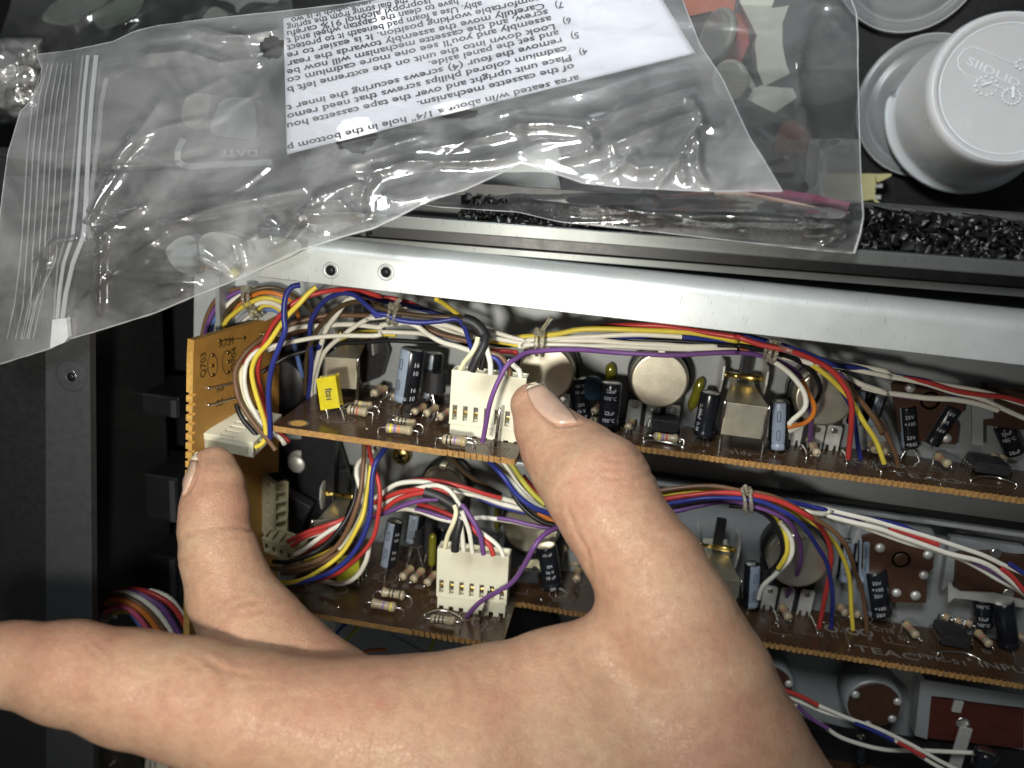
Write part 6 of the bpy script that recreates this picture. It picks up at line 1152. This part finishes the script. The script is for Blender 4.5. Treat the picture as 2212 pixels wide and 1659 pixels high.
strip('write_on_outline', b1, qs('T 1000,340 968,400 965,460 990,485 1060,490 1200,480 1480,468'), zl, 13, M_HAZEPRINT, .10)
mb = MB(); p0, p1 = q('T', 1405, 400), q('T', 1195, 428); vs, fs_ = text_mesh('DATE', 1.0, .01); k = (p0[0]-p1[0])/(vs[:, 0].max()); PP = np.array([(p0[0]-v[0]*k, p0[1]+v[1]*k*.62-(-v[0]*k)*-.0) for v in vs]); mb.add(Wv(PP, z1(PP[:, 0], PP[:, 1])+.14), fs_, M_HAZEPRINT); mb.build('printed_word', b1)
# paper slip with its lines of print, upside down inside the bag
zp = lambda x, y: z1(x, y)-.06
pap = thing('paper_slip', W(1000, 200, 3), 'folded white paper with instructions printed in black, upside down inside the bag', 'paper')
mbp = MB(); nu, nv = 60, 30
PT, PB = resample([(612, 40), (758, 14), (860, -12), (1100, -50), (1400, -60)], nu), resample([(620, 333), (900, 262), (1200, 188), (1502, 114)], nu); PL, PR = resample([(612, 40), (615, 150), (620, 333)], nv), resample([(1400, -60), (1432, 0), (1466, 56), (1502, 114)], nv)
u = np.linspace(0, 1, nu)[None, :, None]; v = np.linspace(0, 1, nv)[:, None, None]
PP = ((1-v)*PT[None]+v*PB[None]+(1-u)*PL[:, None]+u*PR[:, None]-((1-u)*(1-v)*PT[0]+u*(1-v)*PT[-1]+(1-u)*v*PB[0]+u*v*PB[-1])).reshape(-1, 2)
bend = .05*np.sin(PP[:, 0]*.012+PP[:, 1]*.03); idx = np.arange(nu*nv).reshape(nv, nu); FF = np.stack([idx[:-1, :-1], idx[1:, :-1], idx[1:, 1:], idx[:-1, 1:]], -1).reshape(-1, 4)
pz = lambda x, y: zp(x, y)+.05*np.sin(x*.012+y*.03)
mbp.add(Wv(PP, pz(PP[:, 0], PP[:, 1])), FF.tolist(), M_PAPER, True); so = mbp.build('sheet', pap); md = so.modifiers.new('s', 'SOLIDIFY'); md.thickness = .02; md.offset = -1
LINES = [((1250, 163), (619, 315), 'area seated w/in about a 1/4" hole in the bottom p'), ((1240, 138), (900, 220), 'of the cassette mechanism.'), ((1234, 119), (619, 268), 'Place unit upright and over the tape cassette hou'), ((1223, 100), (619, 248), 'cadmium colored philips screws that need remo'),
         ((1214, 82), (619, 229), 'remove the four (4) screws securing the inner t'), ((1206, 66), (925, 134), 'and set the panel aside.'), ((1199, 52), (619, 190), 'Look down into the unit on the extreme left b'), ((1190, 35), (619, 170), "assembly and you'll see one more cadmium co"), ((1183, 21), (619, 152), 'screw, and the cassette mechanism will now be'),
         ((1176, 7), (619, 134), 'Carefully move the assembly towards the rear'), ((1168, -9), (619, 116), 'comfortable working position. It is easier to re'), ((1040, 3), (619, 100), 'ably. Use a foam pad beneath it to protect'), ((990, -2), (619, 84), 'have to clean the capstan wheel and t'), ((930, -2), (619, 69), 'isopropyl alcohol 91% carefu'), ((880, -4), (619, 55), 'the dial string from the spring'), ((800, -1), (628, 40), 'upon which it is wo'),
         ((1268, 105), (1250, 109), '4)'), ((1250, 70), (1232, 74), '5)'), ((1233, 38), (1215, 42), '6)'), ((1216, 4), (1198, 8), '7)')]
for (a, b_, s_) in LINES:
    vs, fs_ = text_mesh(s_, 1.0, .022); a = np.array(a, float); b_ = np.array(b_, float); d = b_-a; L_ = np.linalg.norm(d); d /= L_; nn = np.array((d[1]*-1, d[0])); nn = nn if nn[1] > 0 else -nn
    k = L_/vs[:, 0].max(); hk = 20.5; PP = a+vs[:, :1]*k*d+vs[:, 1:2]*hk*nn*.92-nn*1.0; mb = MB(); mb.add(Wv(PP, pz(PP[:, 0], PP[:, 1])+.012), fs_, M_INK); mb.build('printed_line', pap)
# bits of pale plastic showing through the front bag
def chunk(name, label, cat, pts, z, th, m, group=None, bev=.06, smooth=2):
    pts = [np.array(p, float) for p in pts]
    for _ in range(smooth): pts = [w_ for a, b in zip(pts, pts[1:]+pts[:1]) for w_ in (a*.8+b*.2, a*.2+b*.8)]
    P4 = [W(*p, z) for p in pts]; mb = MB(); mb.prism(P4, (0, 0, -th), m); o = mb.build(name, None, P4[0], bevel=bev); return tag(o, label, cat, group)
chunk('plastic_part', 'white rounded plastic part blurred behind the front bag, left of the paper', 'plastic part', qs('T 1130,300 1175,200 1200,130 1270,110 1390,120 1400,300 1390,345 1200,330'), 1.6, .5, M_PALE, None, .12)
chunk('plastic_part', 'dull olive rounded part beside the white one behind the front bag', 'plastic part', qs('T 980,240 1000,130 1060,90 1160,100 1130,230 1040,290'), .6, .5, M_GREY, None, .12)
chunk('plastic_part', 'cream plastic part under the bag edge at the flange corner', 'plastic part', qs('T 1070,900 1120,850 1230,850 1360,900 1500,870 1640,900 1640,960 1300,1100 1200,1060 1090,1000'), 5.2, .5, M_PALE, None, .1)
chunk('plastic_part', 'pale grey plastic part left of the cream one under the bag edge', 'plastic part', qs('T 890,950 960,880 1060,860 1080,1000 1060,1100 950,1050'), 5.3, .4, mat('pale_grey_part', (.30, .33, .34), .4), None, .1)
mb = MB(); p = Z('T', 1262, 1072, 5.75); mb.lathe(p-V(0, 0, .15), p+V(0, 0, 1), [(0, .13), (.1, .13), (.15, .08), (.16, .001)], mat('lime_bit', (.62, .62, .05), .4), 14); tag(mb.build('plastic_bead', None, p), 'tiny lime yellow bead under the bag edge above the wires', 'bead')
chunk('plastic_part', 'frosted pale part under the fold of the front bag below the paper', 'plastic part', qs('Q 1480,300 1520,90 1700,40 1900,40 2060,120 2050,230 2020,370 1950,395 1620,385'), 2.6, .5, mat('frosted_part', (.42, .46, .45), .35, 0, alpha=.8), None, .12)
# ---------------- second bag with clips, behind
def z2(x, y):
    y = np.asarray(y, float)+0*np.asarray(x, float); return np.interp(y, [-80, 0, 150, 300, 400, 440, 480, 560], [-4.4, -3.9, -2.6, .4, 3.4, 4.6, 5.25, 5.3])
top2 = [(780, -60), (1300, -60), (1836, -40)]; right2 = [(1836, -40), (1839, 0), (1850, 28), (1853, 80), (1853, 140), (1855, 230), (1857, 303), (1860, 400), (1865, 466), (1858, 505), (1845, 547)]
bot2 = [(840, 428), (945, 447), (1119, 458), (1207, 479), (1350, 494), (1479, 508), (1661, 529), (1770, 541), (1845, 547)]; left2 = [(780, -60), (790, 200), (840, 428)]
R2 = [(qs('R 60,255 250,258 480,290 800,292 1100,310 1350,330'), .34, 13), (qs('R 100,268 300,245 400,215 450,225'), .16, 6), (qs('R 1180,390 1300,385 1390,385'), .16, 6), (qs('R 1230,460 1290,430 1350,395'), .14, 5), (qs('R 1290,430 1350,470'), .14, 5), (qs('R 1170,320 1210,300 1210,330'), .12, 5), (qs('R 620,320 730,345 820,350'), .08, 5), (qs('R -200,225 0,240 200,250'), .2, 10),
      (qs('d 400,480 430,300 500,60'), .14, 9), (qs('d 400,480 410,650 430,760 470,900'), .14, 8), (qs('d 540,10 700,40 850,80'), .14, 7), (qs('d 730,1100 800,1120 850,1100'), .1, 6), (qs('d 460,1390 480,1200 500,1000'), .12, 8), (qs('d 700,150 780,250 850,340'), .1, 6), (qs('d 200,900 330,870 420,960'), .1, 6)]
b2 = thing('zip_bag', W(1600, 400, 3), 'second clear bag behind, holding orange and pale clips, lying on the black foam', 'plastic bag')
sheet('front_film', b2, top2, bot2, left2, right2, 300, 170, z2, R2, M_FILM3, .09, 3.3, (), .05, .08); sheet('back_film', b2, top2, bot2, left2, right2, 70, 50, z2, [], M_FILM3, .05, 5.3, (), -.5)
cord('seam', b2, right2, z2, .03, M_SEAM, .05); cord('seam', b2, bot2, z2, .012, M_SEAM, .05)
strip('zip_stripe', b2, qs('R 880,193 1050,205 1200,228 1378,266'), z2, 27, M_ZSTRIPE, .0); strip('zip_stripe', b2, qs('R 740,200 900,205 1100,245 1250,280 1378,300'), z2, 14, M_ZSTRIPE2, .02)
# the clips in the second bag
def clip(name, label, cat, s_, z, th, m, group=None, bev=.05): return chunk(name, label, cat, qs(s_), z, th, m, group, bev, 0)
clip('plastic_clip', 'orange plastic clip half under the paper corner in the second bag', 'clip', 'V 230,-40 820,-40 790,220 720,300 640,210 560,120 320,175', -4.6, .6, M_RED)
clip('plastic_clip', 'orange red pointed clip in the second bag between the grey button and the pale clip', 'clip', 'V 770,130 900,150 950,250 970,470 860,720 810,750 700,680 760,400', -4.9, .5, mat('orange_red_clip', (.52, .10, .05), .35, var=.1))
clip('plastic_clip', 'pink red wedge below the orange red clip', 'clip', 'V 750,400 970,460 860,720 820,750 700,680', -4.75, .3, mat('pink_clip', (.58, .11, .12), .35, var=.1))
clip('plastic_clip', 'long pale cream clip with a bend in the second bag', 'clip', 'V 860,10 960,-60 1260,-60 1210,90 1400,60 1330,250 1330,480 1370,700 1410,800 1130,935 1060,760 1030,500 1050,380', -4.3, .8, M_CLIP)
clip('plastic_clip', 'pale cream clip lying across below the long one', 'clip', 'V 1020,960 1100,930 1300,950 1440,960 1490,1060 1240,1230 940,1080', -4.2, .5, M_CLIP)
clip('plastic_clip', 'small translucent strip beside the lower pale clip', 'clip', 'V 900,830 960,800 1040,940 1000,990', -4.4, .2, mat('strip_clip', (.40, .41, .38), .35))
clip('plastic_clip', 'dim orange brown piece low in the second bag', 'clip', 'V 1250,1560 1340,1330 1450,1300 1660,1480 1600,1659 1250,1659', -3.6, .4, mat('brown_clip', (.22, .085, .04), .4))
clip('plastic_clip', 'dark grey rod low in the second bag', 'clip', 'V 1030,1400 1080,1380 1250,1500 1220,1560', -3.4, .2, mat('grey_rod', (.12, .13, .13), .35))
for (s_, th, l_, tl) in (('V 620,390', (1.0, .1, .35), 'grey round button on edge in the second bag next to orange', 75), ('V 745, 850', None, '', 0)):
    if th is None: continue
    p = W(*qs(s_)[0], -4.2); ax = nrm(V(-.85, .1, .55)); mb = MB(); R_ = .80; mb.lathe(p-ax*.12, p+ax, [(0, R_*.93), (.03, R_), (.2, R_), (.24, R_*.93), (.245, R_*.85), (.2, R_*.8)], M_GREY, 36); tag(mb.build('round_button', None, p), l_, 'button')
p = W(*q('V', 760, 880), -3.9); ax = nrm(V(-.55, -.30, .78)); mb = MB(); mb.lathe(p-ax*.1, p+ax, [(0, .58), (.04, .62), (.14, .62), (.2, .55)], mat('pale_button', (.44, .44, .36), .2), 36); tag(mb.build('round_button', None, p), 'pale glossy round button at the slanting edge of the front bag', 'button')
# yellowed connector sticking out of the second bag
p0 = W(*q('d', 760, 1435), -6.4); yc = thing('plug', p0, 'yellowed plug with two flaring arms beside the frosted cup', 'connector plug')
mb = MB(); mb.prism([Z('d', x, y, -6.2) for x, y in ((620, 1330), (1000, 1335), (1010, 1395), (1000, 1530), (905, 1545), (605, 1530))], (0, 0, -.7), mat('yellowed_nylon', (.52, .47, .23), .45, var=.06)); mb.build('housing', yc, bevel=.05)
for pl in (((1000, 1340), (1130, 1335), (1125, 1355), (1020, 1405)), ((985, 1535), (1010, 1530), (1092, 1605), (1080, 1618))): mb = MB(); mb.prism([Z('d', x, y, -6.15) for x, y in pl], (0, 0, -.5), MATS['yellowed_nylon']); mb.build('arm', yc, bevel=.03)
for pl in (((1010, 1412), (1060, 1412), (1060, 1442), (1010, 1442)), ((1000, 1500), (1048, 1500), (1048, 1530), (1000, 1530))): mb = MB(); mb.prism([Z('d', x, y, -6.3) for x, y in pl], (0, 0, -.2), M_LUG); mb.build('blade', yc)
# ---------------- foam strip behind the case rail
def foam():
    nx, ny = 420, 34; X_, Y_ = np.meshgrid(np.linspace(-.9, 14, nx), np.linspace(0, 1, ny)); x = X_.ravel(); t = Y_.ravel()
    y = 5.18+(.42+.53*np.clip((x-4)/4, 0, 1))*t+.03*(x-5)*.25; z = 4.6-.55*t**2.2*0-.5*(t > .97)+0*x; o = np.zeros(len(x)); o2 = np.zeros(len(x))
    for i in range(len(x)):
        pv = Vector((x[i]*3.9, y[i]*3.9, 0)); d, _p = mnoise.voronoi(pv); o[i] = d[1]-d[0]; o2[i] = mnoise.fractal(Vector((x[i]*4, y[i]*4, 3)), .8, 2, 3)
    z = z+.24*np.minimum(o, .6)+.16*o2; P3 = np.stack([x+.10*np.sin(o2*9), y+.1*np.cos(o*11), z], 1); idx = np.arange(nx*ny).reshape(ny, nx); F = np.stack([idx[:-1, :-1], idx[:-1, 1:], idx[1:, 1:], idx[1:, :-1]], -1).reshape(-1, 4)
    n = len(P3); back = [P3[i]*V(1, 1, 0)+V(0, 0, 3.2) for i in idx[-1]]; vs = np.concatenate([P3, back]); F2 = [(int(idx[-1, i]), int(idx[-1, i+1]), n+i+1, n+i) for i in range(nx-1)]
    mb = MB(); mb.add(vs, F.tolist()+F2, M_FOAM, True); o = mb.build('foam_strip', None, V(5, 5.6, 4)); tag(o, 'strip of crinkled shiny black foam along the back rail of the case', 'foam')
foam()
# ---------------- cups and lids on the table
def cup():
    R = 2.62; ax = nrm(W(2178, 190, -4.38)-W(2088, 246, -7.0)); e1 = nrm(V(1, 0, .03)); e1 = nrm(e1-ax*e1.dot(ax)); e2 = np.cross(ax, e1); p = W(2088, 246, -7.0); c = thing('plastic_cup', p, 'frosted translucent plastic cup standing upside down at the upper right', 'cup')
    mb = MB(); mb.lathe(p, p+ax, [(0, R), (.05, R+.02), (.12, R), (.14, R-.03), (.18, R-.20), (.30, R-.25), (2.45, R-.31), (2.60, R-.34), (2.72, R-.40), (2.76, R-.50), (2.72, R-.58), (2.66, R-.64), (2.63, R-.72), (2.60, .5), (2.60, .001)], M_CUP, 96); o = mb.build('cup_wall', c)
    for rr, zz in ((R-.06, .13), (R-.45, 2.75), (R-.70, 2.635)):
        mb = MB(); mb.tube([p+e1*rr*math.cos(a)+e2*rr*math.sin(a)+ax*zz for a in np.linspace(0, 2*math.pi, 90)], .018, mat('cup_rim', (.86, .88, .9), .15), 6, False); mb.build('rim_bead', c)
    zt = -7+2.61
    M_EMB = mat('embossed', (.80, .82, .84), .3)
    def pt(x, y):
        r = ray(*q('X', x, y)); o_ = p+ax*2.612; return CAM+r*((o_-CAM).dot(ax)/r.dot(ax))
    for (cx_, cy_, r_, n) in ((1180, 990, 180, 12), (1590, 1160, 150, 16), (1750, 640, 90, 7)):
        for k in range(n): a = 2*math.pi*k/n; t = pt(cx_+r_*math.cos(a), cy_+r_*.85*math.sin(a)); mb = MB(); mb.lathe(t, t+ax, [(0, .05), (.02, .045), (.03, .001)], M_EMB, 8); mb.build('embossed_dot', c)
    for (a, e) in (((1100, 985), (1260, 935)), ((1610, 1190), (1620, 1000))): mb = MB(); mb.tube([pt(*a)+ax*.01, pt(*e)+ax*.01], .045, M_EMB, 8); mb.build('embossed_bar', c)
    vs, fs_ = text_mesh('SIIDLID', 1.0); a = np.array((830., 620.)); d = nrm((860, 400)); nn = np.array((d[1], -d[0])); k = 950/vs[:, 0].max(); PP = [pt(*(a+v[0]*k*d+v[1]*190*nn)) for v in vs]; mb = MB(); mb.add([p_+ax*.012 for p_ in PP], fs_, M_EMB); mb.build('embossed_word', c)
    mb = MB(); mb.tube([pt(*p_)+ax*.005 for p_ in ((1790, 700), (1100, 400), (950, 345), (800, 400), (710, 540), (720, 680), (850, 810), (1000, 860), (1790, 1180))], .016, M_EMB, 6); mb.build('embossed_outline', c)
cup()
def lid(px, py, rpx, z, label, word=None):
    p = W(px, py, z); R = rpx*float((p-CAM)@CF)/FPX; c = thing('translucent_disc', p, label, 'lid', 'translucent lids on the table')
    mb = MB(); mb.lathe(p, p+V(0, 0, 1), [(0, R*.97), (.04, R), (.16, R), (.22, R*.97), (.24, R*.90), (.20, R*.86), (.10, R*.835), (.10, R*.80), (.17, R*.77), (.18, R*.62), (.14, R*.6), (.14, .001)], M_LID, 80); mb.build('lid_shell', c)
    for f, zz in ((.985, .2), (.845, .12)): mb = MB(); mb.tube([p+V(R*f*math.cos(a), R*f*math.sin(a), zz) for a in np.linspace(0, 2*math.pi, 80)], .02, mat('lid_rim', (.5, .51, .5), .2), 6, False); mb.build('rim_bead', c)
    if word:
        vs, fs_ = text_mesh(word, 1.0); PP = [W(*(np.array(q('d', 1130, 690))+np.array((-v[1]*-13+0, v[0]*40))), z+.19) for v in vs]; mb = MB(); mb.add(PP, fs_, mat('lid_mark', (.10, .10, .10), .5)); mb.build('embossed_number', c)
    return c
lid(*q('d', 1395, 820), 147, -7.0, 'grey translucent lid marked 20, half under the frosted cup', '20'); lid(*q('d', 1262, -345), 158, -7.0, 'grey translucent lid cut off by the top of the photo')
# ---------------- thin bag, pale parts and shiny foil at the top left
def z3(x, y): return np.interp(np.asarray(y, float)+0*np.asarray(x, float), [-60, 0, 130, 200], [-4.6, -4.4, -3.4, -2.8])
b3 = thing('zip_bag', W(300, 50, -4), 'dim clear bag of pale parts at the upper left behind the front bag', 'plastic bag')
sheet('front_film', b3, [(40, -60), (300, -60), (640, -50)], [(-20, 130), (200, 170), (640, 60)], [(40, -60), (20, 20), (-20, 130)], [(640, -50), (630, 0), (640, 60)], 120, 50, z3, [(qs('a 30,100 60,20 80,-40'), .1, 6), (qs('a 300,150 560,200 700,90'), .12, 8), (qs('a 740,240 850,190 940,180'), .1, 6), (qs('a 950,200 1080,80 1130,0'), .12, 7)], M_FILM3, .12, 12.)
for s_, l_, m_ in (('a 290,160 420,0 700,-80 850,-80 820,30 690,90 540,210', 'pale green grey part in the dim bag at the upper left', mat('dim_green_part', (.28, .31, .26), .45, var=.15)), ('a 690,100 860,20 1010,-80 1130,-40 1060,110 940,180 760,240', 'second pale green part beside it in the dim bag at the upper left', mat('dim_green_part2', (.20, .24, .18), .45, var=.15)),
                   ('a 1530,165 1640,30 1770,120 1720,160', 'pale triangular clip end above the front bag', mat('dim_clip', (.34, .35, .31), .4, var=.08)), ('a 1580,-20 1800,20 1820,110 1850,60 1930,10 2147,30 2147,-60 1580,-60', 'grey curved clip at the top edge above the front bag', mat('dim_clip2', (.30, .31, .27), .4, var=.08))):
    chunk('plastic_part', l_, 'plastic part', qs(s_), -5.4, .6, m_, None, .15)
def foil():
    n = 46; pts = []; rng = np.random.RandomState(3)
    U_, V_ = np.meshgrid(np.linspace(-140, 95, n), np.linspace(80, 270, n)); P = np.stack([U_.ravel(), V_.ravel()], 1); d = np.minimum(np.minimum(P[:, 0]+140, 95-P[:, 0])/60, np.minimum(P[:, 1]-80, 270-P[:, 1])/60)
    z = -3.6+1.6*np.clip(d, 0, 1)**.5*.8; h = np.zeros(len(P))
    for i, (x, y) in enumerate(P): dd, _ = mnoise.voronoi(Vector((x*.02, y*.03, 2))); h[i] = .55*dd[0]+.12*mnoise.noise(Vector((x*.07, y*.07, 1)))
    P3 = Wv(P, z+h); idx = np.arange(n*n).reshape(n, n); F = np.stack([idx[:-1, :-1], idx[1:, :-1], idx[1:, 1:], idx[:-1, 1:]], -1).reshape(-1, 4); mb = MB(); mb.add(P3, F.tolist(), mat('white_foil', (.96, .96, .95), .12, .75), True); o = mb.build('foil_pouch', None, P3[0]); tag(o, 'crumpled shiny white pouch cut off at the left edge', 'pouch'); md = o.modifiers.new('s', 'SOLIDIFY'); md.thickness = .03
foil()
